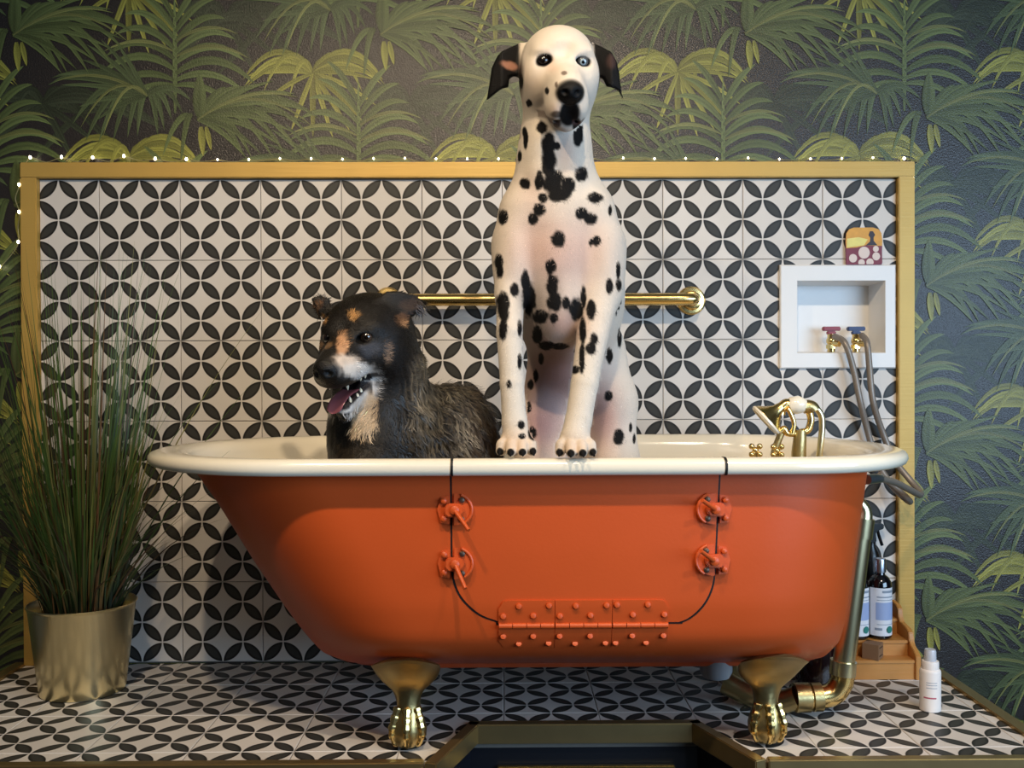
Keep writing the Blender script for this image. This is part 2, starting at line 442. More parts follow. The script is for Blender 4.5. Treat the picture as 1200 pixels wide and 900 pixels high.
# one recipe per frond, shared by all its repeats as on the printed roll
# offsets are in pixels from the pinnate frond's crown, y up
fronds['B'] = [(-53, -115, a, L, d, w, cB) for a, L, d, w in
    [(170, 76, 16, 5), (158, 84, 36, 6), (146, 92, 66, 7), (135, 112, 94, 7.5), (127, 134, 114, 7.5), (119, 118, 124, 7), (109, 82, 104, 6), (71, 82, 104, 6), (61, 118, 124, 7),
     (53, 136, 116, 7.5), (45, 118, 96, 7.5), (34, 96, 66, 7), (20, 86, 36, 6), (8, 74, 18, 5), (-12, 76, 22, 5.5), (-34, 72, 18, 6), (-54, 74, 8, 6), (-72, 76, 4, 6), (-90, 74, 0, 7), (-112, 68, 4, 6), (198, 64, 18, 5.5)]]
fronds['P'] = [(0, -62, 90, 140, 0, 5, cP)]
for k in range(6):
    yy = -16+k*12; t = k/5
    fronds['P'].append((1, yy, 38+26*t, 118-34*t, 86-58*t, 9.5-2*t, cP)); fronds['P'].append((-1, yy+5, 142-26*t, 116-34*t, 84-58*t, 9-2*t, cP))
fronds['P'] += [(1, -24, 28, 92, 58, 8, cP), (1, -30, 12, 70, 40, 7, cP), (-1, -24, 152, 92, 58, 8, cP), (-1, -30, 168, 70, 40, 7, cP), (2, 4, 30, 96, 50, 5, cH), (2, 22, 36, 88, 44, 4, cH), (-2, 10, 150, 92, 46, 4, cH)]
fronds['U'] = [(-32, -42, a, L, d, w, cU) for a, L, d, w in
    [(140, 150, 84, 8), (143, 138, 62, 7), (148, 122, 40, 6), (138, 117, 111, 9), (135, 102, 125, 9), (128, 92, 126, 9), (120, 80, 122, 9), (113, 60, 104, 8), (107, 41, 86, 8), (140, 100, 22, 6), (132, 104, 18, 6), (124, 96, 14, 5), (154, 112, 30, 6), (163, 104, 18, 6),
     (73, 41, 86, 8), (66, 48, 84, 8), (60, 56, 76, 8), (50, 64, 70, 7), (40, 66, 48, 7), (175, 80, 20, 6), (190, 60, 18, 6), (116, 78, 10, 5)]]
fronds['U'] += [(-32, -42, a, L, d, 3.5, cH) for a, L, d in ((145, 130, 58), (136, 108, 112), (126, 88, 118))]
fronds['S'] = [(26, -70, a, L, d, w, cS) for a, L, d, w in
    [(38, 181, 111, 8), (39, 168, 124, 8), (40, 154, 137, 8), (41, 136, 130, 8), (40, 115, 119, 8), (38, 80, 94, 7), (30, 62, 72, 7), (35, 138, 49, 7), (36, 150, 74, 7), (40, 115, 29, 6), (46, 112, 40, 6), (52, 106, 46, 6), (58, 92, 40, 6), (30, 150, 66, 7), (24, 140, 62, 6), (18, 118, 52, 6),
     (10, 96, 46, 6), (0, 74, 40, 6), (-14, 58, 30, 6), (64, 76, 30, 6)]]
fronds['S'] += [(28, -66, 89, 50, 0, 15, cS), (20, -66, 150, 40, 66, 7, cS), (20, -66, 122, 26, 78, 7, cS), (30, -78, -86, 34, 0, 8, cB), (36, -78, -78, 28, 0, 6, cB), (26, -70, 38, 174, 118, 3.5, cH), (26, -70, 37, 146, 62, 3.5, cH)]
fronds['D'] = [(60, -150, a, L, d, 8, cD) for a, L, d in ((160, 110, 50), (150, 120, 80), (138, 120, 96), (126, 110, 100), (112, 84, 84), (68, 84, 84), (54, 110, 100), (42, 120, 96), (30, 120, 80), (18, 110, 50), (-30, 70, 10), (-60, 70, 5), (210, 70, 10))] + \
              [(-110, -62, a, L, d, 8, cD) for a, L, d in ((160, 100, 50), (146, 112, 80), (130, 108, 96), (112, 84, 84), (68, 84, 84), (50, 108, 96), (34, 112, 80), (18, 100, 50), (-40, 70, 10), (220, 70, 10))]
o0 = W(205, 70, PW)
for li, key in enumerate('DBPUS'):
    for p in range(-4, 7):
        for q in range(-7, 8):
            lx, ly = lat(p, q); lx -= 205; ly += 70
            cxp, cyp = 205+lx, 70-ly
            if not (-420 < cxp < 1500 and -420 < cyp < 1450): continue
            for n_, (dx, dy, a, L, d, w, col) in enumerate(fronds[key]):
                dep = .00015+.00045*li+.0001*((p+2*q) % 4)+.000004*n_
                g = 1+(.28 if key == 'B' else .16)*math.sin(n_*2.3+li)
                pr.blade(lx+dx, ly+dy, a, L, d, w*1.05, tuple(c*g for c in col), dep, 9, n_*7+li)
vs = [(o0.x+x/PS, PW-dep, o0.z+y/PS) for x, y, dep in pr.v]
keep = []
for f in pr.f:
    q = [vs[i] for i in f]
    if all(R['x0'] < v[0] < R['x1'] and R['z0'] < v[2] < R['z1'] for v in q) and not all(XL < v[0] < XR and 0 < v[2] < PH for v in q):
        keep.append(f)
me = bpy.data.meshes.new('palm_print'); me.from_pydata(vs, [], keep); me.update()
ca = me.color_attributes.new('col', 'FLOAT_COLOR', 'POINT')
ca.data.foreach_set('color', np.array([(*c, 0) for c in pr.c], dtype=np.float32).ravel())
po = link_mesh('palm_print', me, attrmat('palm_leaf_ink', 'col', .37, .3, 300, .45), wall_back, False)
tag(po, kind='stuff')
# ================================================================ bathtub
YC = -.385
M_ORANGE = mat('orange_enamel_paint', '#cb5320', .42, 0, .05, 7, .04, 160, spec=.45)
M_ENAMEL = mat('cream_white_enamel', '#f1e8d4', .16, 0, .02, 6, spec=.6, coat=.3)
M_BARE = mat('worn_bolt_steel', '#5b4a3f', .45, .6, .25, 90)
def onY(px, py, Y=YC): p = W(px, py, Y); return p.x, p.z
def px_of(p):
    d = Vector(p)-CAM; z = d.dot(FW)
    return 600+FPX*d.dot(RT)/z, 450-FPX*d.dot(UP)/z
def outline(x0, x1, w, aL, aR, eL=2.0, eR=2.1, ns=48, ne=20):
    """counter-clockwise plan outline starting at the front left"""
    out = []; xa, xb = x0+aL, x1-aR
    for k in range(ns): out.append((xa+(xb-xa)*k/ns, -w))
    for k in range(ne*2):
        a = -math.pi/2+math.pi*k/(ne*2); c, s_ = math.cos(a), math.sin(a)
        out.append((xb+aR*abs(c)**(2/eR), w*math.copysign(abs(s_)**(2/eR), s_)))
    for k in range(ns): out.append((xb+(xa-xb)*k/ns, w))
    for k in range(ne*2):
        a = math.pi/2+math.pi*k/(ne*2); c, s_ = math.cos(a), math.sin(a)
        out.append((xa-aL*abs(c)**(2/eL), w*math.copysign(abs(s_)**(2/eL), s_)))
    return out
# half width of the body by height; the ends follow from the silhouettes
WID = [(.118, .02), (.135, .075), (.15, .12), (.165, .165), (.18, .208), (.195, .242), (.215, .268), (.24, .283), (.30, .296), (.40, .303), (.56, .310)]
HW = np.linspace(.1, .57, 95); _w = np.interp(HW, [w[0] for w in WID], [w[1] for w in WID])
for _ in range(6): _w[1:-1] = (_w[:-2]+2*_w[1:-1]+_w[2:])/4
def bw(h): return float(np.interp(h, HW, _w))
def end_shape(w): return min(.30, w), min(.26, w)
def fit_end(px, py, side, wf, sh):
    """height and end position whose outline just reaches the pixel column on that side"""
    Y = YC-.05
    for _ in range(6):
        p = W(px, py, Y); h = p.z; w = wf(h); aL, aR = sh(w); x = p.x
        for _ in range(8):
            o = outline(x if side < 0 else -.5, x if side > 0 else .6, w, aL, aR)
            q = [(px_of((u, YC+v, h))[0], v) for u, v in o]; e = min(q) if side < 0 else max(q)
            x += (px-e[0])/560
        Y = YC+e[1]
    return h, x
Lz = sorted(fit_end(*q, -1, bw, end_shape) for q in ((222, 542), (231, 555), (254, 587), (295, 651), (331, 704), (359, 741), (373, 755.5), (395, 768), (416, 773)))
Rz = sorted(fit_end(*q, 1, bw, end_shape) for q in ((1020, 536), (1017, 548), (1012, 585), (1005, 627), (997, 680), (991.5, 724), (984, 747), (970, 764), (947, 774)))
def bxL(h): return float(np.interp(h, [t[0] for t in Lz], [t[1] for t in Lz]))
def bxR(h): return float(np.interp(h, [t[0] for t in Rz], [t[1] for t in Rz]))
rimL = fit_end(172, 531, -1, lambda h: .352, lambda w: (.34, .30))[1]; rimR = fit_end(1065, 531, 1, lambda h: .352, lambda w: (.34, .30))[1]
def body_ring(h, inset=0.0, aL=.30, aR=.24):
    w = max(bw(max(h, .118))-inset, .01); aL, aR = end_shape(w)
    return outline(bxL(h)+inset, bxR(h)-inset, w, aL, aR)
def place(o, h): return [Vector((x, YC+y, h)) for x, y in o]
tub = empty('bathtub', (0.07, YC, 0), 'orange clawfoot bathtub with white rim and a hinged side door', 'bathtub')
shell = MB(); hs = list(np.linspace(.545, .20, 24))+list(np.linspace(.19, .118, 12))
rings = [place(body_ring(h), h) for h in hs]
base = body_ring(.118)
for f, h in ((.86, .1115), (.68, .108), (.4, .1065), (.1, .106)):
    cx = .5*(bxL(.118)+bxR(.118)); rings.append([Vector((cx+(x-cx)*f, YC+y*f, h)) for x, y in base])
shell.loft(rings, cap0=False)
tub_shell = shell.build('shell', M_ORANGE, tub, ang=60)
# rolled rim and white interior as one enamelled skin
top_in = outline(bxL(.545)+.004, bxR(.545)-.004, bw(.545)-.004, .30, .26)
rim_out = outline(rimL, rimR, .352, .34, .30)
def mixo(t): return [((1-t)*a[0]+t*b_[0], (1-t)*a[1]+t*b_[1]) for a, b_ in zip(top_in, rim_out)]
en = []
for t, h in ((.02, .538), (.35, .541), (.62, .5405), (.84, .5405), (.95, .544), (1.0, .5515), (.985, .559), (.93, .5645), (.80, .5685), (.6, .570), (.4, .5695), (.2, .566), (.02, .557)):
    en.append(place(mixo(t), h))
for h, ins in ((.545, .008), (.52, .010), (.45, .012), (.36, .014), (.27, .016), (.24, .018), (.215, .022), (.20, .026), (.185, .03)):
    en.append(place(body_ring(h, ins), h))
ib = body_ring(.185, .03); cx = .5*(bxL(.185)+bxR(.185))
for f, h in ((.85, .172), (.6, .160), (.35, .154), (.1, .152)): en.append([Vector((cx+(x-cx)*f, YC+y*f, h)) for x, y in ib])
enm = MB().loft(en, cap0=False)
rim = enm.build('enamel_rim', M_ENAMEL, tub, ang=70)
TUB_FLOOR = .152

# surface of the front side
def surf(x, h, off=0.0):
    d = (bw(h+.004)-bw(h-.004))/.008; n = Vector((0, -1, d)).normalized()   # outward normal
    return Vector((x, YC-bw(h), h))+n*off
def nrm(h):
    d = (bw(h+.004)-bw(h-.004))/.008
    return Vector((0, -1, d)).normalized()
def onfront(px, py):
    Y = YC-.3
    for _ in range(12):
        p = W(px, py, Y); Y = YC-bw(p.z)
    return p.x, p.z
# door in the side: U-shaped outline traced on the surface
dl = [onfront(*q) for q in ((529, 552), (529.5, 600), (530, 650), (531.5, 676), (539, 697), (553, 713), (566, 722), (583, 728))]
dr = [onfront(*q) for q in ((783, 732), (796, 729), (806, 725), (817, 716.5), (827, 704), (834, 688), (837, 668), (840, 610), (843, 552))]
U = dl+dr
cxd = .5*(U[0][0]+U[-1][0]); top_h = .5395
def door_mesh(mb, grow, off, thick):
    """rows from the bottom edge up; both side curves are single valued in height"""
    l = sorted((h, x) for x, h in [(p.x, p.z) for p in smoothpath([(x, 0, h) for x, h in dl], 5)])
    r = sorted((h, x) for x, h in [(p.x, p.z) for p in smoothpath([(x, 0, h) for x, h in dr], 5)])
    h0 = .5*(l[0][0]+r[0][0]); hs_ = [h0-grow+(top_h-h0+grow)*(k/40)**1.7 for k in range(41)]; nc = 24
    vs = []; fs = []; el, er = [], []
    for h in hs_:
        hh = max(h+grow*.0, h0)
        dxl = float(np.interp(hh+grow*.6, [q[0] for q in l], [q[1] for q in l]))-grow; dxr = float(np.interp(hh+grow*.6, [q[0] for q in r], [q[1] for q in r]))+grow
        row = [surf(dxl+(dxr-dxl)*c/nc, h, off) for c in range(nc+1)]; vs += row; el.append(row[0]); er.append(row[-1])
    for i in range(len(hs_)-1):
        for c in range(nc):
            a = i*(nc+1)+c; fs.append((a, a+1, a+nc+2, a+nc+1))
    mb.add(vs, fs)
    if thick:
        ed = el[::-1]+vs[1:nc]+er; eb = [p+Vector((0, thick, 0)) for p in ed]; n = len(ed)
        mb.add(ed+eb, [(i, i+1, n+i+1, n+i) for i in range(n-1)])
    return mb
tag(door_mesh(MB(), .0026, .0006, 0).build('door_seam', M_BLACK, tub, ang=60), 'dark gap round the side door')
door = door_mesh(MB(), -.0008, .0019, .0025).build('door', M_ORANGE, tub, ang=60)
# dark gaps across the white rim at both sides of the door
prof_t = [(.02, .538), (.35, .541), (.62, .5405), (.84, .5405), (.95, .544), (1.0, .5515), (.985, .559), (.93, .5645), (.80, .5685), (.6, .570), (.4, .5695), (.2, .566), (.02, .557)]
for px in (529.5, 850.5):
    xg = W(px, 545, YC-.345).x; mb = MB(); rr = []
    yi, yo = bw(.545)-.004, .352
    for i, (t, h) in enumerate(prof_t):
        y = -(yi+(yo-yi)*t); a = prof_t[max(i-1, 0)]; b_ = prof_t[min(i+1, len(prof_t)-1)]
        ty, th = -(yo-yi)*(b_[0]-a[0]), b_[1]-a[1]; l = math.hypot(ty, th); ny, nh = th/l, -ty/l
        if ny*(-1)+0 > 0 and False: pass
        c = Vector((0, YC+y, h)); n = Vector((0, ny, nh))
        cen = Vector((0, YC-.325, .553))
        if n.dot(c-cen) < 0: n = -n
        rr.append([c+n*.0009+Vector((xg-.0023, 0, 0)), c+n*.0009+Vector((xg+.0023, 0, 0))])
    mb.add([p for r_ in rr for p in r_], [(2*i, 2*i+1, 2*i+3, 2*i+2) for i in range(len(rr)-1)])
    mb.build('rim_seam', M_BLACK, tub, ang=60)

# hinges along the door bottom: leaf above and below a barrel, with bolts
hb = [onfront(584, 701), onfront(783, 705), onfront(584, 731), onfront(783, 735), onfront(584, 759), onfront(783, 761)]
hxs = [onfront(q, 731)[0] for q in (584, 650, 717, 783)]
def leaf(mb, x0, x1, h0, h1, off, rl, rr_, at_top):
    """plate on the surface with optional round corners at its outer edge"""
    n = 12; vs = []; fs = []; rows = 6; rad = .016
    for i in range(n+1):
        x = x0+(x1-x0)*i/n; e = 0
        if rl and x-x0 < rad: e = rad-math.sqrt(max(0, rad**2-(rad-(x-x0))**2))
        if rr_ and x1-x < rad: e = max(e, rad-math.sqrt(max(0, rad**2-(rad-(x1-x))**2)))
        a, b_ = (h0, h1-e) if at_top else (h0+e, h1)
        for r in range(rows+1): vs.append(surf(x, a+(b_-a)*r/rows, off))
    for i in range(n):
        for r in range(rows):
            k = i*(rows+1)+r; fs.append((k, k+rows+1, k+rows+2, k+1))
    mb.add(vs, fs)
    loop = [i*(rows+1) for i in range(n+1)]+[n*(rows+1)+r for r in range(1, rows+1)]+[i*(rows+1)+rows for i in range(n-1, -1, -1)]+[r for r in range(rows-1, 0, -1)]
    ed = [vs[i] for i in loop]; back = [Vector((p.x, p.y+off+.001, p.z)) for p in ed]; m = len(ed)
    mb.add(ed+back, [(i, (i+1) % m, m+(i+1) % m, m+i) for i in range(m)])
hk = .5*(hb[2][1]+hb[3][1]); ht = .5*(hb[0][1]+hb[1][1]); hbo = .5*(hb[4][1]+hb[5][1])
for i in range(3):
    x0, x1 = hxs[i]+.0006, hxs[i+1]-.0006; mb = MB()
    leaf(mb, x0, x1, hk+.001, ht, .0052, i == 0, i == 2, True); leaf(mb, x0, x1, hbo, hk-.001, .0035, i == 0, i == 2, False)
    hg = mb.build('hinge', M_ORANGE, tub, ang=50)
    kn = 4
    for k in range(kn):
        a, b_ = x0+(x1-x0)*k/kn+.0006, x0+(x1-x0)*(k+1)/kn-.0006
        p = surf(0, hk, .006); MB().tube([(a, p.y, p.z), (b_, p.y, p.z)], .0052, 12).build('knuckle', M_ORANGE, hg)
    ux = ([.08, .36, .62, .90] if i < 2 else [.07, .36, .62, .92])
    up = ([.38, .78, .40, .80] if i < 2 else [.82, .42, .82, .42]); lo = ([.55, .18, .55, .20] if i < 2 else [.20, .55, .20, .55])
    for k in range(4):
        for hh in (hk+(ht-hk)*up[k], hbo+(hk-hbo)*lo[k]):
            x = x0+(x1-x0)*ux[k]; n = nrm(hh); M = frame(surf(x, hh, .003), Vector((1, 0, 0)), n.cross(Vector((1, 0, 0))), n)
            MB().lathe([(.0055, 0), (.0058, .004), (.0047, .0062), (.002, .0068)], M, 10).build('bolt', M_ORANGE, hg)

# latches: half-round plate on the door, keeper on the shell, lever across the seam
for px, py, sgn, (lx, lz) in ((529.5, 597, 1, (.030, -.030)), (530, 660, 1, (.024, -.036)), (840, 596, -1, (-.034, .018)), (838.5, 656, -1, (-.034, .020))):
    x, h = onfront(px, py); n = nrm(h); X = Vector((1, 0, 0)); Z = n.cross(X)
    M = frame(surf(x, h, .001), X, Z, n); F = lambda u, v, d: M@Vector((u*sgn, v, d))
    mb = MB(); arc = [(.003, -.028)]+[(.006+.030*math.cos(a), .028*math.sin(a)) for a in np.linspace(-1.45, 1.45, 12)]+[(.003, .028)]
    mb.prism(arc, F, 0, .006)
    lt = mb.build('latch', M_ORANGE, tub, bevel=.001)
    MB().prism([(-.020, -.024), (-.004, -.026), (-.004, .026), (-.020, .022), (-.026, 0)], F, 0, .0035).build('strike_plate', M_ORANGE, lt, bevel=.0008)
    MB().prism([(-.012, -.007), (-.006, -.013), (.016, -.011), (.022, -.004), (.022, .006), (.014, .011), (-.006, .012), (-.012, .006)], F, .006, .017).build('latch_bar', M_ORANGE, lt, bevel=.002)
    # raised curved guard at the outer edge of the plate
    MB().tube([F(.006+.030*math.cos(a), .028*math.sin(a), .007) for a in np.linspace(-1.0, 1.2, 10)], .0028, 8).build('guard', M_ORANGE, lt)
    p0 = M@Vector((.006*sgn, 0, .018)); p1 = M@Vector((lx*1.05, lz*1.05, .046))
    MB().tube([p0, p0.lerp(p1, .5), p1], [.0044, .0040, .0036], 10).build('lever', M_ORANGE, lt)
    MB().lathe([(.008, .014), (.008, .021), (.004, .023)], M@T(.006*sgn, 0, 0), 12).build('pivot', M_ORANGE, lt)
    for u, v, mm in ((.018, .017, M_BARE), (.018, -.017, M_BARE), (-.014, .016, M_ORANGE), (-.014, -.016, M_ORANGE)):
        MB().lathe([(.0052, .003), (.0052, .009), (.003, .0105)], M@T(u*sgn, v, 0), 8).build('bolt', mm, lt)

# claw feet: shield against the tub, ankle, and talons on a ball
def claw_foot(px_ball, py_ball, px_top, back=False):
    p = WF(px_ball, py_ball) if not back else None
    if back: x, y = px_ball, py_ball; xt = px_top
    else: x, y = p.x, p.y+.033; xt = W(px_top, 790, y).x
    s = 1 if not back else -1
    secs = [(.004, .016, .016, 0), (.010, .026, .026, 0), (.024, .0335, .033, 0), (.040, .0345, .034, 0), (.056, .030, .030, .0), (.070, .0245, .025, 0), (.085, .022, .022, 0),
            (.100, .0245, .021, 0), (.112, .031, .020, 0), (.123, .043, .019, -.003), (.135, .0535, .017, -.009), (.148, .060, .015, -.019), (.162, .0635, .012, -.036), (.176, .0645, .010, -.060)]
    mb = MB(); rings = []; n = 28
    for z, rx, ry, dy in secs:
        f = z/.178; cx = x+(xt-x)*f; ring = []
        for k in range(n):
            a = 2*math.pi*k/n; m = 1+(.05*math.cos(a*5) if z < .06 else 0)+(.06*math.sin(a*7+z*300) if .066 < z < .11 else 0)
            zz = z+(.020*(1-abs(math.cos(a))**2.2) if z > .17 else (.010*(1-abs(math.cos(a))**2) if z > .15 else 0))
            ring.append(Vector((cx+rx*m*math.cos(a), y+s*(dy-(.024*(1-abs(math.cos(a))**2.2) if z > .17 else (.008*(1-abs(math.cos(a))**2) if z > .155 else 0)))+ry*m*math.sin(a), zz)))
        rings.append(ring)
    mb.loft(rings)
    ft = mb.build('claw_foot', M_BRASS_OLD, tub, ang=60)
    for a in (-2.5, -1.57, -.64):
        pts = []
        for k in range(8):
            z = .082-.074*k/7; r = np.interp(z, [.004, .01, .024, .04, .056, .07, .085], [.014, .026, .0345, .036, .032, .026, .021])
            pts.append(Vector((x+(xt-x)*z/.184+r*math.cos(a), y+s*r*math.sin(a), z)))
        MB().tube(smoothpath(pts, 2), [.0086+.0013*math.sin(i*2.1)-.0048*(i/14)**2 for i in range(15)], 8).build('talon', M_BRASS, ft)
claw_foot(476, 884, 479); claw_foot(903, 879, 898)
claw_foot(-.20, -.215, -.20, True); claw_foot(.53, -.215, .53, True)
# grey drain cup under the tub
dp = W(839, 776, YC); MB().lathe([(.034, .0), (.034, .03), (.028, .042), (.012, .048)], T(dp.x, YC, .122)@Matrix.Rotation(math.pi, 4, 'X'), 20).build('drain_cup', mat('grey_plastic', '#8d949b', .35), tub)

# ---------------------------------------------------------------- waste pipe at the tap end
wp = empty('waste_pipe', (W(985, 800, -.40).x, -.40, 0), 'brass waste pipe running down the tap end of the tub', 'pipe')
YP = -.40
def pp(px, py, Y=YP): return W(px, py, Y)
pts = smoothpath([pp(1010, 612), pp(1005, 650), pp(998, 705), pp(991, 760), pp(987, 785)], 6)
MB().tube(pts, .0225, 20).build('pipe', M_BRASS_PALE, wp)
MB().tube(smoothpath([pp(1011, 588)+Vector((-.012, 0, .005)), pp(1012, 598), pp(1011, 612)], 5), [.012+.0008*i for i in range(11)], 16).build('neck', M_BRASS_PALE, wp)
MB().tube([pp(1011, 607), pp(1008, 630)], .0243, 20).build('collar', M_BRASS_PALE, wp)
MB().tube([pp(988.5, 774), pp(987, 790)], .0270, 20).build('collar', M_BRASS_PALE, wp)
MB().tube(smoothpath([pp(988, 786), pp(986, 800), pp(976, 813), pp(958, 817), pp(946, 817)], 6), .0240, 20).build('elbow', M_BRASS, wp)
MB().tube([pp(962, 816.5), pp(951, 817)], .0295, 20).build('coupling', M_BRASS_OLD, wp); MB().tube([pp(948, 817), pp(931, 817.5)], .0305, 20).build('coupling', M_BRASS_OLD, wp)
MB().tube(smoothpath([pp(934, 817), pp(915, 822, -.385), pp(880, 815, -.36), pp(850, 800, -.33)], 6), .024, 20).build('pipe', M_BRASS_OLD, wp)

# ---------------------------------------------------------------- tap set with a telephone-style hand shower
YT = -.36
def tp(x, y, Y=YT): return W(870+x/10.59, 455+y/10.59, Y)
fau = empty('bath_tap', tp(700, 790), 'brass bath tap with porcelain-handled hand shower on a cradle', 'tap')
rz = tp(700, 790).z-.10
MB().tube([Vector((tp(700, 790).x, YT, rz)), tp(700, 790), tp(715, 600), tp(720, 520)], [.017, .0155, .0135, .012], 16).build('riser', M_BRASS_OLD, fau)
MB().tube(smoothpath([tp(720, 560), tp(560, 560), tp(520, 500), tp(470, 540)], 5), .007, 12).build('cradle', M_BRASS, fau)
MB().tube(smoothpath([tp(720, 545), tp(810, 520), tp(850, 400), tp(830, 290)], 5), .0075, 12).build('cradle', M_BRASS, fau)
MB().tube(smoothpath([tp(620, 560, YT-.01), tp(640, 430, YT-.01), tp(590, 300, YT-.01), tp(560, 250, YT-.01)], 5), .005, 10).build('cradle', M_BRASS, fau)
hsw = MB().tube([tp(575, 240), tp(620, 215), tp(680, 205), tp(740, 225), tp(775, 255)], [.013, .0185, .020, .0175, .012], 18).build('handset', mat('white_porcelain', '#efe6d3', .15, coat=.4), fau)
MB().tube(smoothpath([tp(470, 330), tp(480, 260), tp(540, 200), tp(600, 205)], 6), [.011]*6+[.012]*13, 14).build('handset_neck', M_BRASS, hsw)
MB().tube(smoothpath([tp(755, 235), tp(810, 225), tp(860, 240), tp(885, 275)], 5), .0145, 14).build('handset_end', M_BRASS_OLD, hsw)
# bell-shaped rose facing down to the left
ctr = tp(310, 380); ax = (tp(310, 380)-tp(440, 300)).normalized(); ax = Vector((-.73, .10, -.66)).normalized(); sx = ax.orthogonal().normalized(); sy = ax.cross(sx)
MB().lathe([(.010, -.040), (.014, -.026), (.024, -.014), (.034, -.004), (.0375, 0), (.0375, .005), (.030, .007), (.001, .007)], frame(ctr, sx, sy, ax), 28).build('rose', M_BRASS, hsw)
MB().lathe([(.0385, .001), (.0395, .005), (.0365, .009), (.034, .007)], frame(ctr, sx, sy, ax), 28, (False, False)).build('rose_ring', M_ENAMEL, hsw)
MB().tube(smoothpath([tp(860, 215), tp(930, 260), tp(985, 370), tp(985, 550), tp(960, 780), tp(950, 900)], 6), .0068, 12).build('hose', M_BRASS_PALE, fau)
MB().tube([tp(480, 560), tp(410, 740), tp(385, 840)], .0075, 12).build('stem', M_BRASS_OLD, fau)
for bx, byy in ((160, 770), (430, 775)):
    c = tp(bx, byy, YT-.03); kb = MB()
    for k in range(4):
        a = math.pi/4+k*math.pi/2; d = Vector((math.cos(a), -.25, math.sin(a)))*.012
        kb.tube([c, c+d], .0035, 8); kb.ball(c+d, .0062)
    kb.ball(c, .007); ko = kb.build('cross_handle', M_BRASS, fau)
    MB().tube([c, c+Vector((.02, .03, -.05))], .006, 10).build('valve_stem', M_BRASS_OLD, fau)
# ================================================================ grab bar
YB = -.055
gb = empty('grab_bar', (W(640, 351, 0).x, 0, W(640, 351, 0).z), 'polished brass grab bar fixed to the tiled wall behind the dogs', 'grab bar')
xl, xr, zb = W(452, 350, YB).x, W(815, 351, YB).x, W(640, 351, YB).z
pts = [(xl, 0, zb), (xl, -.03, zb), (xl+.006, -.047, zb), (xl+.022, YB, zb)]+[(xl+.022+(xr-xl-.044)*k/6, YB, zb) for k in range(1, 6)]+[(xr-.022, YB, zb), (xr-.006, -.047, zb), (xr, -.03, zb), (xr, 0, zb)]
MB().tube(smoothpath(pts, 4), .0152, 18).build('bar', M_BRASS, gb)
for x in (xl, xr):
    MB().lathe([(.0355, .0), (.0355, .004), (.031, .009), (.024, .0095), (.022, .014), (.0165, .016)], frame((x, 0, zb), (1, 0, 0), (0, 0, 1), (0, -1, 0)), 32).build('flange', M_BRASS, gb)

# ================================================================ wall outlet box with two valves
M_WHITEPL = mat('white_plastic', '#e9e7e4', .35, 0, .02)
ob = empty('outlet_box', (.5*(HOLE[0]+HOLE[2]), 0, HOLE[1]), 'white recessed wall box with red and blue water valves', 'outlet box')
a, b2 = W(914, 432, -.008), W(1050, 310, -.008)
fx0, fz0, fx1, fz1 = a.x, a.z, b2.x, b2.z
fx1 = min(fx1, XR-.0005)
m = MB(); o4 = [(fx0, fz0), (fx1, fz0), (fx1, fz1), (fx0, fz1)]; i4 = [(HOLE[0], HOLE[1]), (HOLE[2], HOLE[1]), (HOLE[2], HOLE[3]), (HOLE[0], HOLE[3])]
ring = lambda q, y: [Vector((x, y, z)) for x, z in q]
inn = [(HOLE[0]+.010, HOLE[1]+.006), (HOLE[2]-.010, HOLE[1]+.006), (HOLE[2]-.010, HOLE[3]-.006), (HOLE[0]+.010, HOLE[3]-.006)]
sh = lambda q, d: [(x+(d if x < .85 else -d), z+(d if z < .85 else -d)) for x, z in q]
m.loft([ring(o4, -.0005), ring(o4, -.006), ring(sh(o4, .003), -.009), ring(i4, -.009), ring(sh(i4, .001), -.006)], cap0=False, cap1=False)
m.build('flange', M_WHITEPL, ob, ang=30)
MB().loft([ring(sh(i4, .001), -.006), ring(inn, .078)], cap0=False, cap1=True).build('recess', M_WHITEPL, ob, ang=30)
for px, col, nm in ((974, '#8a1420', 'red'), (1003, '#10215a', 'blue')):
    yv = .035; c = W(px, 405, yv); zt = W(px, 386, yv).z; vb = MB()
    vb.tube([(c.x, yv, HOLE[1]+.004), (c.x, yv, zt-.012)], .0095, 14); vb.lathe([(.013, 0), (.013, .01)], T(c.x, yv, HOLE[1]+.012), 6)
    vb.tube([(c.x, yv, c.z+.006), (c.x+.014, yv-.02, c.z+.004)], .008, 12); vb.ball((c.x, yv, c.z+.012), .0125)
    vo = vb.build('valve', M_BRASS, ob)
    hm = MB().box((c.x-.022, yv-.008, zt-.004), (c.x+.022, yv+.008, zt+.007)); hm.box((c.x-.011, yv-.006, zt-.014), (c.x+.011, yv+.006, zt-.004))
    tag(hm.build('valve_handle', mat(nm+'_valve_handle', col, .4), vo, True, bevel=.002), nm+' lever handle')

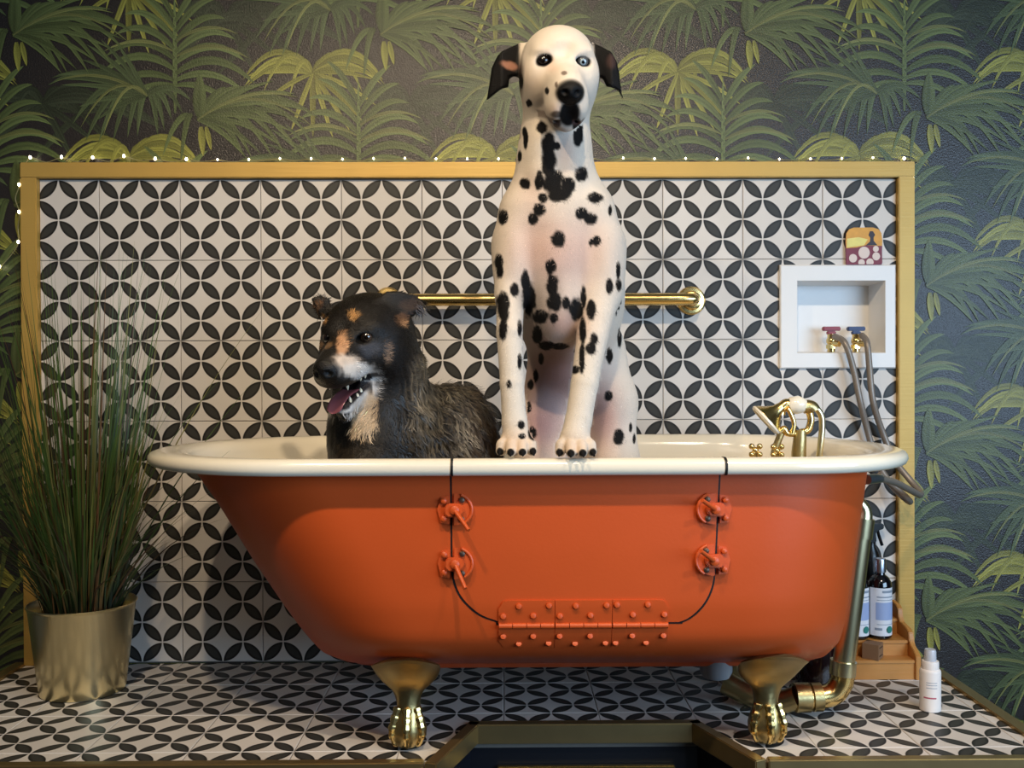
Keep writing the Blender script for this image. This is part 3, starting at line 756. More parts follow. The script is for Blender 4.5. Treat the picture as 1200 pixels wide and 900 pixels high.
# hoses from the valves over the tap end of the tub and round behind it
M_HOSE = mat('braided_grey_hose', '#8c8278', .42, .35, .25, 300)
def hose(path, label):
    mb = MB().tube(smoothpath(path, 8), .0078, 12)
    o = thing('water_hose', mb, M_HOSE, label, 'hose', 'water hoses at the tap end', ang=60)
    return o
yv = .015
h1 = [W(978, 394, yv), W(990, 402, -.03), W(1000, 432, -.035), W(1008, 470, -.04), W(1017, 506, -.025), W(1027, 540, -.016-.01), W(1043, 566, -.04), W(1056, 580, -.06), W(1066, 588, -.07), W(1062, 583, -.09), W(1045, 568, -.10), W(1030, 556, -.11)]
h2 = [W(1010, 393, yv), W(1016, 402, -.03), W(1019, 432, -.035), W(1023, 470, -.04), W(1034, 506, -.025), W(1049, 540, -.030), W(1066, 562, -.05), W(1077, 575, -.08), W(1078, 580, -.11), W(1066, 574, -.17), W(1048, 565, -.24), W(1030, 561, -.31), W(1019, 562, -.345)]
hose(h1, 'grey hose from the red valve, hanging in a loop behind the tub rim')
hose(h2, 'grey hose from the blue valve, looping forward to the tub end')
mb = MB().tube([W(1016, 562, -.37), W(1024, 561, -.355), W(1032, 561, -.34)], [.011, .011, .009], 12)
thing('hose_fitting', mb, mat('steel_fitting', '#9aa0a6', .3, .9), 'steel hose fitting screwed into the orange tub end', 'fitting')

# ================================================================ picture card on top of the box
cz0 = fz1; ca_, cb_ = W(990, 309, -.004), W(1033, 267, -.004); cw = cb_.x-ca_.x; chh = cb_.z-cz0
card = empty('picture_card', (ca_.x+cw/2, -.006, cz0), 'small yellow and red picture card standing on the white outlet box', 'card')
yf = -.006
cp = lambda u, v, d: Vector((ca_.x+u*cw, yf-d, cz0+v*chh))
outl = [(u, v) for u, v in [(0.02, 0), (.98, 0), (1, .06), (.99, .35), (1, .62), (.97, .85), (.90, .95), (.75, 1), (.22, 1), (.09, .95), (.02, .84), (0, .6), (.01, .3)]]
MB().prism(outl, cp, 0, .0035).build('card_board', mat('card_dark_red', '#7a1f33', .5, var=.25, vscale=60), card)
MB().prism([(.02, .44), (.3, .46), (.55, .52), (.99, .50), (1, .62), (.97, .85), (.90, .95), (.75, 1), (.22, 1), (.09, .95), (.02, .84), (0, .6)], cp, .0035, .0040).build('card_sky', mat('card_yellow', '#d99c35', .5, var=.35, vscale=40), card)
MB().prism([(.03, .46), (.5, .52), (.6, .68), (.35, .74), (.04, .70)], cp, .004, .0043).build('card_field', mat('card_pale_yellow', '#e6d878', .5, var=.2, vscale=60), card)
fg = mat('card_figure', '#2a1a22', .5)
MB().prism([(.55, .52), (.86, .52), (.76, .64), (.76, .74), (.80, .80), (.74, .90), (.66, .90), (.62, .80), (.67, .72), (.66, .62)], cp, .0043, .0047).build('card_figure', fg, card)
for u, v, r in ((.5, .32, .155), (.2, .17, .11), (.83, .22, .105), (.43, .05, .09), (.66, .06, .10), (.82, .42, .08)):
    MB().prism([(u+r*math.cos(t), max(.01, v+r*math.sin(t)*cw/chh*1.05)) for t in np.linspace(0, 2*math.pi, 18)[:-1]], cp, .004, .0044+.0002*r).build('card_disc', mat('card_cream', '#e2cfc4', .5), card)

# ================================================================ wooden stepped stand with bottles
M_WOOD = mat('honey_pine', '#c98a45', .45, 0, .18, 12, .12, 30, aniso=(.3, 6, 6))
sf = WF(1040, 797).y; sx1 = WF(1079, 797).x; sx0 = sx1-.27
stand = empty('stepped_stand', (.5*(sx0+sx1), sf/2, 0), 'honey-coloured wooden three-step stand holding bottles beside the tub', 'stand')
sy_ = [sf, sf+.038, sf+.100, -.004]; d = .038; hz = [.046, .082, .118]
for k in range(3):
    y0_ = sy_[k]; dd_ = sy_[k+1]-y0_; z0_ = 0 if k == 0 else hz[k-1]-.008
    MB().box((sx0+.012, y0_+.003, z0_), (sx1-.012, y0_+.011, hz[k]-.008)).build('riser', M_WOOD, stand, bevel=.001)
    MB().box((sx0+.012, y0_, hz[k]-.008), (sx1-.012, y0_+dd_+(.002 if k < 2 else 0), hz[k])).build('tread', M_WOOD, stand, bevel=.0015)
pf = [(sf-.004, 0), (sf-.004, .056), (sf+.010, .066), (sy_[1]-.012, .074), (sy_[1]-.004, .084), (sy_[1], .100), (sy_[1]+.012, .108), (sy_[2]-.012, .114), (sy_[2]-.004, .124), (sy_[2], .142), (sy_[2]+.012, .150), (-.018, .154), (-.018, 0)]
for x in (sx0, sx1-.012):
    MB().prism(pf, lambda u, v, t, x=x: (x+t, u, v), 0, .012).build('side_board', M_WOOD, stand, bevel=.0015)
M_DARKGL = mat('dark_amber_glass', '#0d0a10', .08, 0, .1, spec=.7, coat=.5)
M_LABEL = mat('white_label_paper', '#e8e8ec', .5, var=.03); M_LBLUE = mat('pale_blue_label_print', '#9fb0d6', .5); M_LGREY = mat('grey_label_print', '#8f9aa8', .5); M_GREEN = mat('green_label_print', '#2f7f74', .5)
M_CAP = mat('brushed_aluminium', '#b9bcc4', .3, 1.0)
def bottle(px, Yb, zb_, H, r, label, group):
    x = W(px, 700, Yb).x; o = empty('shampoo_bottle', (x, Yb, zb_), label, 'bottle', group)
    k = H/.2; M = T(x, Yb, zb_)
    pr_ = [(r-.004, 0), (r, .004), (r, .128*k), (r*.96, .142*k), (r*.75, .153*k), (r*.45, .160*k), (.0115, .165*k)]
    MB().lathe(pr_, M, 32).build('bottle_body', M_DARKGL, o)
    MB().lathe([(.0145, .166*k), (.0145, .197*k), (.0135, .2*k)], M, 24).build('bottle_cap', M_CAP, o)
    def patch(nm, a0, a1, z0, z1, off, mm, par):
        n = 14; vs = []
        for q in range(n+1):
            t = math.radians(-90+a0+(a1-a0)*q/n)
            for z in (z0, z1): vs.append((x+(r+off)*math.cos(t), Yb+(r+off)*math.sin(t), zb_+z*k))
        return MB().add(vs, [(2*q, 2*q+2, 2*q+3, 2*q+1) for q in range(n)]).build(nm, mm, par, ang=60)
    lb = patch('bottle_label', -75, 75, .010, .130, .0005, M_LABEL, o)
    patch('label_panel', -40, 62, .050, .094, .0009, M_LBLUE, lb)
    for z, a0, a1, t in ((.118, -10, 55, .006), (.106, -35, 60, .003), (.099, -35, 62, .0015), (.038, -35, 60, .0015), (.024, -45, -10, .006)):
        patch('label_line', a0, a1, z, z+t, .0009, M_LGREY, lb)
    t0 = math.radians(-90+28); c = Vector((x+(r+.001)*math.cos(t0), Yb+(r+.001)*math.sin(t0), zb_+.026*k)); n = Vector((math.cos(t0), math.sin(t0), 0))
    MB().lathe([(.0085, 0), (.0085, .0006)], frame(c, Vector((0, 0, 1)).cross(n), Vector((0, 0, 1)), n), 20).build('label_logo', M_GREEN, lb)
    return o
yb = sy_[1]+.030
bottle(1031, yb, hz[1], .190, .0272, 'dark shampoo bottle with full white-blue label, right one on the wooden stand', 'dark bottles on the stand')
bottle(1004, yb-.002, hz[1], .190, .0272, 'dark shampoo bottle half hidden by the brass pipe on the stand', 'dark bottles on the stand')
# black trigger spray behind
x = W(1021, 640, -.026).x; sb = empty('trigger_spray', (x, -.024, hz[2]), 'black trigger spray bottle on the top step behind the shampoo', 'spray bottle')
M_BLKPL = mat('black_plastic', '#0b0b0d', .3)
M = T(x, -.024, hz[2]); MB().lathe([(.021, 0), (.0225, .003), (.0225, .135), (.018, .155), (.011, .170), (.011, .182)], M, 24).build('bottle_body', M_BLKPL, sb)
m = MB().prism([(-.012, .145), (.012, .145), (.010, .165), (.012, .172), (.030, .178), (.030, .190), (-.012, .192), (-.018, .182)], lambda u, v, t: (x+u, -.024+t, hz[2]+v+.036), -.008, .008)
m.build('spray_head', M_BLKPL, sb, bevel=.002)
MB().tube(smoothpath([(x+.016, -.024, hz[2]+.212), (x+.020, -.024, hz[2]+.196), (x+.028, -.024, hz[2]+.172)], 4), .004, 8).build('trigger', M_BLKPL, sb)
# little cardboard box
M_CARDB = mat('brown_cardboard', '#8a6647', .7, 0, .08)
ys = sf+.022; c0 = W(1012, 772, ys-.012); bxw = .042
rot = Matrix.Translation((c0.x+.026, ys, hz[0]))@Matrix.Rotation(math.radians(-38), 4, 'Z')
cbx = empty('soap_box', rot.translation, 'small brown cardboard soap box on the lowest step of the stand', 'box')
MB().box((-.019, -.019, 0), (.019, .019, .036), rot).build('carton', M_CARDB, cbx, bevel=.0008)
for z in (.008, .027): MB().box((-.0005+.019, -.012, z), (.0197, .012, z+.002), rot).build('print_line', mat('dark_print', '#2c231d', .6), cbx, False)
# jug under the tub
jx = W(957, 790, -.22).x
jg = empty('jug', (jx, -.22, 0), 'dark brown glass jug on the floor behind the waste pipe', 'jug')
M_JUG = mat('dark_brown_glass', '#1c0a0a', .1, 0, .1, spec=.7)
MB().lathe([(.042, 0), (.047, .006), (.047, .105), (.040, .125), (.018, .140), (.015, .160)], T(jx, -.22, 0), 28).build('jug_body', M_JUG, jg)
MB().lathe([(.018, .156), (.018, .174), (.016, .176)], T(jx, -.22, 0), 20).build('jug_cap', M_BLKPL, jg)

# ================================================================ white spray bottle at the front right
sp_ = WF(1095, 836); sp_.y += .02
sb2 = empty('white_mist_bottle', (sp_.x, sp_.y, 0), 'white mist spray bottle with frosted cap near the platform edge', 'spray bottle')
M = T(sp_.x, sp_.y, 0); M_SPR = mat('white_matt_plastic', '#eee6e0', .45)
MB().lathe([(.019, 0), (.0215, .002), (.0215, .083), (.0205, .087), (.0185, .089)], M, 28).build('bottle_body', M_SPR, sb2)
MB().lathe([(.0175, .0885), (.0175, .103), (.0165, .106)], M, 24).build('collar', M_SPR, sb2)
MB().lathe([(.0125, .106), (.0118, .126), (.0105, .130)], M, 24).build('cap', mat('frosted_cap', '#d9dde6', .25, trans=.25), sb2)
def arc_patch(nm, x, y, r, a0, a1, z0, z1, mm, par):
    n = 10; vs = []
    for q in range(n+1):
        t = math.radians(-90+a0+(a1-a0)*q/n)
        for z in (z0, z1): vs.append((x+r*math.cos(t), y+r*math.sin(t), z))
    MB().add(vs, [(2*q, 2*q+2, 2*q+3, 2*q+1) for q in range(n)]).build(nm, mm, par, ang=60)
arc_patch('print_line', sp_.x, sp_.y, .0217, -60, 10, .030, .033, mat('pink_print', '#b8586a', .5), sb2)
for z in (.052, .058, .063): arc_patch('print_line', sp_.x, sp_.y, .0217, -45, 15, z, z+.0012, M_LGREY, sb2)

# ================================================================ string of fairy lights along the frame
fl = empty('fairy_lights', (0, 0, PH+.04), 'string of tiny warm fairy lights draped along the gold frame', 'string lights')
M_BULB = mat('fairy_bulb', '#fff2d0', .3, emit=('#fff0c8', 16)); M_WIRE = mat('clear_wire', '#8f8a62', .4)
zt = PH+.038; top = []
xa = XL-fw+.02
bl = [W(0, 313, -.004), W(12, 300, -.004), W(22, 284, -.01), W(21, 266, -.004), W(23, 249, -.012), W(18, 233, -.004), W(23, 217, -.012), W(26, 200, -.004)]
path = list(bl); rj2 = random.Random(4); bulbs = [bl[0], bl[2], bl[4], bl[6]]
px = 37
while px < 1062:
    b = W(px, 300, -.006); b.z = zt+.006+rj2.uniform(0, .004)+(.006 if px < 160 else 0); bulbs.append(b.copy()); path.append(b.copy())
    q = W(px+18, 300, .0); q.z = zt+.003+rj2.uniform(0, .005); path.append(q); px += 36.5
for q in ((1064, 198), (1069, 209), (1068, 225)): path.append(W(*q, -.006))
bulbs += [W(1069, 209, -.006)]
MB().tube(smoothpath(path, 4), .0011, 5).build('wire', M_WIRE, fl)
for b in bulbs:
    k_ = 1.0 if b.x < -.75 or b.x > 1.0 else .68
    MB().ball(b+Vector((0, -.003, .001)), (.0032*k_, .0032*k_, .0042*k_), n=8, m=6).build('bulb', M_BULB, fl)

# ================================================================ grass in a brass pot
pc = W(97, 760, -.20); PX, PY = pc.x, -.20
prim = W(97, 706, PY).z; rt = .5*(W(157, 706, PY).x-W(37, 706, PY).x); rb = .5*(W(145, 808, PY).x-W(50, 808, PY).x)
pot = empty('potted_grass', (PX, PY, 0), 'tall ornamental grass in a shiny brass pot by the panel', 'potted plant')
MB().lathe([(rb-.006, 0), (rb-.001, .002), (rb, .006), (rt-.002, prim-.006), (rt, prim-.002), (rt+.002, prim), (rt, prim+.002), (rt-.003, prim), (rt-.006, prim-.02), (rt-.010, prim-.045), (.001, prim-.045)], T(PX, PY, 0), 56).build('pot', M_BRASS_PALE, pot, ang=50)
MB().lathe([(rt-.012, prim-.046), (rt-.012, prim-.03), (.05, prim-.022), (.001, prim-.02)], T(PX, PY, 0), 24).build('soil', mat('dark_soil', '#17130e', .9, var=.4, vscale=80), pot)
gv, gf, gc = [], [], []
def grass(bx_, by_, L, az, lean, curve, w, c0, c1):
    n = 9; p = Vector((bx_, by_, prim-.025)); d = Vector((math.cos(az), math.sin(az), 0)); side = Vector((-d.y, d.x, 0))
    side = (side*.5+Vector((1, 0, 0))*.8).normalized(); b0 = len(gv); th = lean
    for k in range(n+1):
        t = k/n; ww = w*(.55+.6*t if t < .4 else .79*(1-(t-.4)/.6)+.03)
        for s_ in (-1, 1): gv.append(tuple(p+side*ww*s_)); gc.append((*[c0[i]*(1-t)+c1[i]*t for i in range(3)], 0))
        p = p+(Vector((0, 0, 1))*math.cos(th)+d*math.sin(th))*(L/n); th += curve/n
    for k in range(n): gf.append((b0+2*k, b0+2*k+1, b0+2*k+3, b0+2*k+2))
g1, g2, g3, g4 = hx('#151d0e'), hx('#4b682b'), hx('#7f8046'), hx('#5a4026')
rg = random.Random(21)
for k in range(760):
    az = rg.uniform(0, 2*math.pi); r_ = rt*.72*math.sqrt(rg.random()); L = rg.choice([rg.uniform(.22, .42), rg.uniform(.25, .5), rg.uniform(.48, .86)])
    lean = abs(rg.gauss(.12, .14)); curve = abs(rg.gauss(.3, .42))
    if rg.random() < .2: lean += .25; curve += .5; L *= .8
    if math.sin(az) > 0: lean *= .45; curve *= .25     # the wall keeps the back blades upright
    if L > .55: curve *= .5; lean *= .75
    c1 = rg.choice([g2, g2, g2, g3, g4]); c0 = rg.choice([g1, g1, g4])  # dark root colour paints in the shade at the base of the clump
    grass(PX+r_*math.cos(az), PY+.3*r_+r_*math.sin(az)*.9-.3*r_, L, az, lean, curve, rg.uniform(.0016, .0034), c0, c1)
# keep blades in front of the wall
gv = [(x, min(y, -.006-.0004*(i % 7)), z) for i, (x, y, z) in enumerate(gv)]
me = bpy.data.meshes.new('grass_blades'); me.from_pydata([(x-PX, y-PY, z) for x, y, z in gv], [], gf); me.update()
ca = me.color_attributes.new('col', 'FLOAT_COLOR', 'POINT'); ca.data.foreach_set('color', np.array(gc, dtype=np.float32).ravel())
tag(link_mesh('grass_blades', me, attrmat('grass_blade', 'col', .45), pot), kind='stuff')
# ================================================================ dogs: one continuous surface each, from a blended distance field
class Field:
    def __init__(s, xs, ys, zs):
        s.xs, s.ys, s.zs = [np.asarray(a, dtype=np.float32) for a in (xs, ys, zs)]
        s.F = np.full((len(xs), len(ys), len(zs)), .3, dtype=np.float32)
    def sub(s, lo, hi):
        r = []
        for a, l, h in ((s.xs, lo[0], hi[0]), (s.ys, lo[1], hi[1]), (s.zs, lo[2], hi[2])):
            i0, i1 = np.searchsorted(a, l), np.searchsorted(a, h); r.append(slice(max(i0-1, 0), min(i1+1, len(a))))
        return tuple(r)
    def grid(s, sl): return np.meshgrid(s.xs[sl[0]], s.ys[sl[1]], s.zs[sl[2]], indexing='ij')
    def put(s, sl, d, k, cut=False):
        a = s.F[sl]
        if cut:
            h = np.maximum(k-np.abs(a+d), 0)/k; s.F[sl] = np.maximum(a, -d)+h*h*k*.25
        else:
            h = np.maximum(k-np.abs(a-d), 0)/k; s.F[sl] = np.minimum(a, d)-h*h*k*.25
    def cone(s, a, b, ra, rb, k=.03, cut=False):
        a, b = np.array(a, float), np.array(b, float); m = max(ra, rb)+.055
        sl = s.sub(np.minimum(a, b)-m, np.maximum(a, b)+m); X, Y, Z = s.grid(sl)
        if X.size == 0: return
        ba = b-a; l2 = ba@ba
        t = np.clip(((X-a[0])*ba[0]+(Y-a[1])*ba[1]+(Z-a[2])*ba[2])/l2, 0, 1)
        d = np.sqrt((X-a[0]-t*ba[0])**2+(Y-a[1]-t*ba[1])**2+(Z-a[2]-t*ba[2])**2)-(ra+(rb-ra)*t)
        s.put(sl, d.astype(np.float32), k, cut)
    def chain(s, pts, rs, k=.03):
        for i in range(len(pts)-1): s.cone(pts[i], pts[i+1], rs[i], rs[i+1], k[min(i, len(k)-1)] if isinstance(k, tuple) else k)
    def ell(s, c, r, B=None, k=.03, cut=False):
        """ellipsoid; B holds its three axes as rows"""
        c = np.array(c, float); r = np.array(r, float); m = r.max()+.055
        sl = s.sub(c-m, c+m); X, Y, Z = s.grid(sl)
        if X.size == 0: return
        X, Y, Z = X-c[0], Y-c[1], Z-c[2]
        if B is not None:
            B = np.array(B, float); X, Y, Z = [B[i, 0]*X+B[i, 1]*Y+B[i, 2]*Z for i in range(3)]
        k0 = np.sqrt((X/r[0])**2+(Y/r[1])**2+(Z/r[2])**2); k1 = np.sqrt((X/r[0]**2)**2+(Y/r[1]**2)**2+(Z/r[2]**2)**2)+1e-9
        s.put(sl, (k0*(k0-1)/k1).astype(np.float32), k, cut)
    def flap(s, poly, yfun, th, k=.01):
        """polygon in x-z with thickness 2*th about the surface y = yfun(x, z)"""
        P = np.array(poly, float); lo = P.min(0)-.03; hi = P.max(0)+.03
        yy = [yfun(x, z) for x, z in P]
        sl = s.sub((lo[0], min(yy)-.05, lo[1]), (hi[0], max(yy)+.05, hi[1])); X, Y, Z = s.grid(sl)
        x2, z2 = X[:, 0, :], Z[:, 0, :]; d = np.full(x2.shape, 1e9); ins = np.zeros(x2.shape, bool)
        for i in range(len(P)):
            a, b = P[i], P[(i+1) % len(P)]; e = b-a; t = np.clip(((x2-a[0])*e[0]+(z2-a[1])*e[1])/(e@e), 0, 1)
            d = np.minimum(d, np.hypot(x2-a[0]-t*e[0], z2-a[1]-t*e[1]))
            c = ((a[1] <= z2) & (z2 < b[1])) | ((b[1] <= z2) & (z2 < a[1]))
            with np.errstate(divide='ignore', invalid='ignore'): ins ^= c & (x2 < (b[0]-a[0])*(z2-a[1])/(b[1]-a[1]+1e-12)+a[0])
        sd = np.where(ins, -d, d)
        q = np.abs(Y-yfun(X, Z))-th*.35; w = sd[:, None, :]+th*.65
        dd = np.minimum(np.maximum(q, w), 0)+np.hypot(np.maximum(q, 0), np.maximum(w, 0))-th*.65
        s.put(sl, dd.astype(np.float32), k)
    def mesh(s):
        F = s.F; S = F < 0; nx, ny, nz = F.shape
        c = np.zeros((nx-1, ny-1, nz-1), np.uint8)
        for i in (0, 1):
            for j_ in (0, 1):
                for k in (0, 1): c += S[i:nx-1+i, j_:ny-1+j_, k:nz-1+k]
        I, J, K = np.nonzero((c > 0) & (c < 8)); idx = np.full(c.shape, -1, np.int32); idx[I, J, K] = np.arange(len(I))
        acc = np.zeros((len(I), 3)); cnt = np.zeros(len(I)); ax = (s.xs, s.ys, s.zs)
        cor = [(i, j_, k) for i in (0, 1) for j_ in (0, 1) for k in (0, 1)]
        for a in cor:
            for b in cor:
                if sum(b)-sum(a) == 1 and all(q >= p for p, q in zip(a, b)):
                    fa = F[I+a[0], J+a[1], K+a[2]]; fb = F[I+b[0], J+b[1], K+b[2]]; m = (fa < 0) != (fb < 0)
                    t = np.where(m, fa/(fa-fb+1e-12), 0)
                    for d, q in enumerate((I, J, K)):
                        pa = ax[d][q+a[d]]; pb = ax[d][q+b[d]]; acc[:, d] += np.where(m, pa+(pb-pa)*t, 0)
                    cnt += m
        V = acc/cnt[:, None]; faces = []
        def quads(A, B2, o):
            m = A != B2; p = np.nonzero(m); fl = A[p]
            q = [np.array(x) for x in p]
            return q, fl
        # x edges
        for d in range(3):
            sl0 = [slice(1, -1)]*3; sl0[d] = slice(0, -1); sl1 = [slice(1, -1)]*3; sl1[d] = slice(1, None)
            A, B2 = S[tuple(sl0)], S[tuple(sl1)]; p = list(np.nonzero(A != B2)); fl = A[tuple(p)]
            u, v = (d+1) % 3, (d+2) % 3; p[u] = p[u]+1; p[v] = p[v]+1
            def at(du, dv):
                q = [x.copy() for x in p]; q[u] = q[u]-du; q[v] = q[v]-dv; return idx[q[0], q[1], q[2]]
            f = np.stack([at(1, 1), at(0, 1), at(0, 0), at(1, 0)], 1); f[~fl] = f[~fl][:, ::-1]; faces.append(f)
        return V, np.concatenate(faces)
def smooth_verts(V, Fq, it=2, lam=.5):
    E_ = np.concatenate([Fq[:, [0, 1]], Fq[:, [1, 2]], Fq[:, [2, 3]], Fq[:, [3, 0]]]); n = len(V)
    for k in range(it):
        for l in (lam, -lam*.9):
            s_ = np.zeros_like(V); c = np.zeros(n)
            np.add.at(s_, E_[:, 0], V[E_[:, 1]]); np.add.at(c, E_[:, 0], 1); np.add.at(s_, E_[:, 1], V[E_[:, 0]]); np.add.at(c, E_[:, 1], 1)
            V = V+l*(s_/np.maximum(c, 1)[:, None]-V)
    return V
def vnormals(V, Fq):
    n = np.cross(V[Fq[:, 2]]-V[Fq[:, 0]], V[Fq[:, 3]]-V[Fq[:, 1]]); N = np.zeros_like(V)
    for c in range(4): np.add.at(N, Fq[:, c], n)
    return N/(np.linalg.norm(N, axis=1)[:, None]+1e-12)
npv = lambda v: np.array(v)
def project(V):
    d = V-npv(CAM); z = d@npv(FW)
    return 600+FPX*(d@npv(RT))/z, 450-FPX*(d@npv(UP))/z, z
def visible(V, tol=.035, cell=3):
    px, py, z = project(V); k = (np.clip(px//cell, 0, 999).astype(int))*1000+np.clip(py//cell, 0, 999).astype(int)
    zb = np.full(1000*1000, 9.0); np.minimum.at(zb, k, z)
    return px, py, z < zb[k]+tol
def mixc(C, w, col): C[:, :3] += w[:, None]*(np.array(col)[None]-C[:, :3])
def vnoise(V, s, seed=0):
    """cheap smooth noise from a few sines"""
    r = np.random.default_rng(seed); o = np.zeros(len(V))
    for i in range(6):
        d = r.normal(size=3); d /= np.linalg.norm(d); o += np.sin(V@d*s*(.7+.25*i)+r.uniform(0, 6.28))
    return o/6
def sstep(x, a, b):
    t = np.clip((x-a)/(b-a), 0, 1); return t*t*(3-2*t)
def make_body(name, fld, m, parent, paint, it=1, disp=None):
    V, Fq = fld.mesh(); V = smooth_verts(V, Fq, it); N = vnormals(V, Fq)
    if disp is not None: V = V+N*disp(V)[:, None]; N = vnormals(V, Fq)
    C = paint(V, N)
    base = npv(wloc(parent)); me = bpy.data.meshes.new(name); me.from_pydata((V-base).tolist(), [], Fq.tolist()); me.update()
    ca = me.color_attributes.new('col', 'FLOAT_COLOR', 'POINT'); ca.data.foreach_set('color', C.astype(np.float32).ravel())
    o = link_mesh(name, me, m, parent)
    return o, V, N, C, Fq
def ax_steps(segs):
    """coordinates with step sizes varying by segment: [(from, to, step), ...]"""
    out = []
    for a, b, st in segs: out += list(np.arange(a, b-1e-6, st))
    return np.array(out+[segs[-1][1]])
def headframe(fwd, roll=0.0):
    f = Vector(fwd).normalized(); s_ = Vector((0, 0, 1)).cross(f)*-1
    s_ = -f.cross(Vector((0, 0, 1))).normalized() if False else f.cross(Vector((0, 0, 1))).normalized()*-1
    u = s_.cross(f)*-1
    if u.z < 0: u = -u
    if roll: q = Matrix.Rotation(roll, 3, f); s_ = q@s_; u = q@u
    return f, s_, u
def P3(px, py, Y): return tuple(W(px, py, Y))

def fur(name, V, N, C, Fq, n, length, width, flow, m, parent, lift=.35, jit=.35, seg=2, mask=None, wave=0.0, var=.25, seed=3):
    """short tapering hairs lying along the flow direction, joined into one child mesh"""
    r = np.random.default_rng(seed)
    A = np.linalg.norm(np.cross(V[Fq[:, 2]]-V[Fq[:, 0]], V[Fq[:, 3]]-V[Fq[:, 1]]), axis=1)
    if mask is not None: A = A*mask[Fq].mean(1)
    fi = r.choice(len(Fq), n, p=A/A.sum()); q = Fq[fi]; u, v = r.random((2, n))
    w = np.stack([(1-u)*(1-v), u*(1-v), u*v, (1-u)*v], 1)
    P = (V[q]*w[..., None]).sum(1); Nn = (N[q]*w[..., None]).sum(1); Nn /= np.linalg.norm(Nn, axis=1)[:, None]+1e-9
    c = (C[q]*w[..., None]).sum(1); c[:, :3] *= np.exp(r.normal(0, var, n))[:, None]
    fl = flow(P)+r.normal(0, jit, (n, 3)); fl -= (fl*Nn).sum(1)[:, None]*Nn; fl /= np.linalg.norm(fl, axis=1)[:, None]+1e-9
    L = length(P) if callable(length) else np.full(n, length); L = L*r.uniform(.6, 1.25, n)
    side = np.cross(fl, Nn); ph = r.uniform(0, 6.28, n); verts = []; cols = []
    for k in range(seg+1):
        t = k/seg; cen = P-Nn*.001+(fl*t+Nn*lift*t*(1-.5*t))*L[:, None]+side*(wave*np.sin(ph+t*7)*t)[:, None]*L[:, None]
        if k < seg: ww = width*(1-.45*t); verts += [cen-side*ww, cen+side*ww]; cols += [c, c]
        else: verts.append(cen); cols.append(c)
    Vs = np.stack(verts, 1); m_ = Vs.shape[1]; base = npv(wloc(parent)); b = (np.arange(n)*m_)[:, None]; fs = []
    me = bpy.data.meshes.new(name); quads = []
    for k in range(seg-1): quads += (b+np.array([[2*k, 2*k+1, 2*k+3, 2*k+2]])).tolist()
    quads += (b+np.array([[2*seg-2, 2*seg-1, 2*seg]])).tolist()
    me.from_pydata((Vs.reshape(-1, 3)-base).tolist(), [], quads); me.update()
    ca = me.color_attributes.new('col', 'FLOAT_COLOR', 'POINT'); ca.data.foreach_set('color', np.clip(np.stack(cols, 1).reshape(-1, 4), 0, 1).astype(np.float32).ravel())
    return tag(link_mesh(name, me, m, parent), kind='stuff')

# ---------------------------------------------------------------- dalmatian
dal = empty('dog', (W(660, 500, -.45).x, -.45, TUB_FLOOR), 'black-spotted white dog standing tall with front paws on the tub rim', 'dog')
fd = Field(ax_steps([(-.08, .30, .0026)]), ax_steps([(-.80, -.47, .0027), (-.47, -.14, .0042)]), ax_steps([(.14, .52, .008), (.52, .66, .0027), (.66, 1.12, .0036), (1.12, 1.42, .0024)]))
HC = W(654, 80, -.60)                                           # skull centre
hf, hs_, hu = headframe((.075, -1.0, -.40), 0.0)
if hs_.x < 0: hs_ = -hs_
def H(f, s_, u): return HC+hf*f+hs_*s_+hu*u
HB = [tuple(hf), tuple(hs_), tuple(hu)]
# torso and neck
fd.ell(P3(652, 296, -.530), (.108, .100, .150), k=.05)           # chest
for x, yy in ((612, 262, ), (694, 262)): fd.ell(P3(x, yy, -.560), (.046, .055, .070), k=.03)      # points of the shoulders
for x in (603, 706): fd.ell(P3(x, 312, -.565), (.036, .060, .085), k=.03)                          # upper arms
fd.ell(P3(653, 300, -.585), (.040, .050, .100), k=.035)          # breastbone ridge
fd.ell(P3(655, 365, -.560), (.055, .075, .075), k=.03)           # brisket
fd.chain([P3(653, 105, -.575), P3(651, 150, -.572), P3(650, 190, -.557), P3(652, 235, -.545)], [.050, .0545, .063, .088], .04)
fd.chain([P3(640, 165, -.605), P3(640, 205, -.600), P3(648, 245, -.600)], [.022, .025, .022], .02); fd.chain([P3(668, 160, -.605), P3(667, 205, -.600), P3(660, 245, -.600)], [.020, .024, .022], .02)   # neck cords
fd.ell(P3(672, 345, -.48), (.098, .11, .13), k=.05)              # rib cage
fd.chain([P3(664, 370, -.47), P3(672, 430, -.40), P3(678, 500, -.34)], [.092, .080, .088], .05)   # belly to hips
fd.ell(P3(676, 520, -.33), (.096, .10, .10), k=.05)
fd.ell((W(676, 520, -.33).x, -.32, .30), (.10, .10, .12), k=.05)
# hind legs, knees forward inside the tub
kl, kr = W(634, 545, -.46), W(720, 545, -.45)
fd.chain([P3(652, 455, -.38), P3(634, 500, -.43), tuple(kl)], [.058, .054, .048], .04)
fd.chain([P3(706, 410, -.42), P3(715, 470, -.43), tuple(kr)], [.046, .050, .048], .03)
for kx in (kl, kr):
    fd.chain([tuple(kx), (kx.x, -.33, .33), (kx.x, -.36, .22), (kx.x, -.46, .185)], [.045, .036, .024, .026], .03)
fd.cone((kl.x*.5+kr.x*.5, -.25, .22), (kl.x*.5+kr.x*.5, -.22, .20), .03, .02)
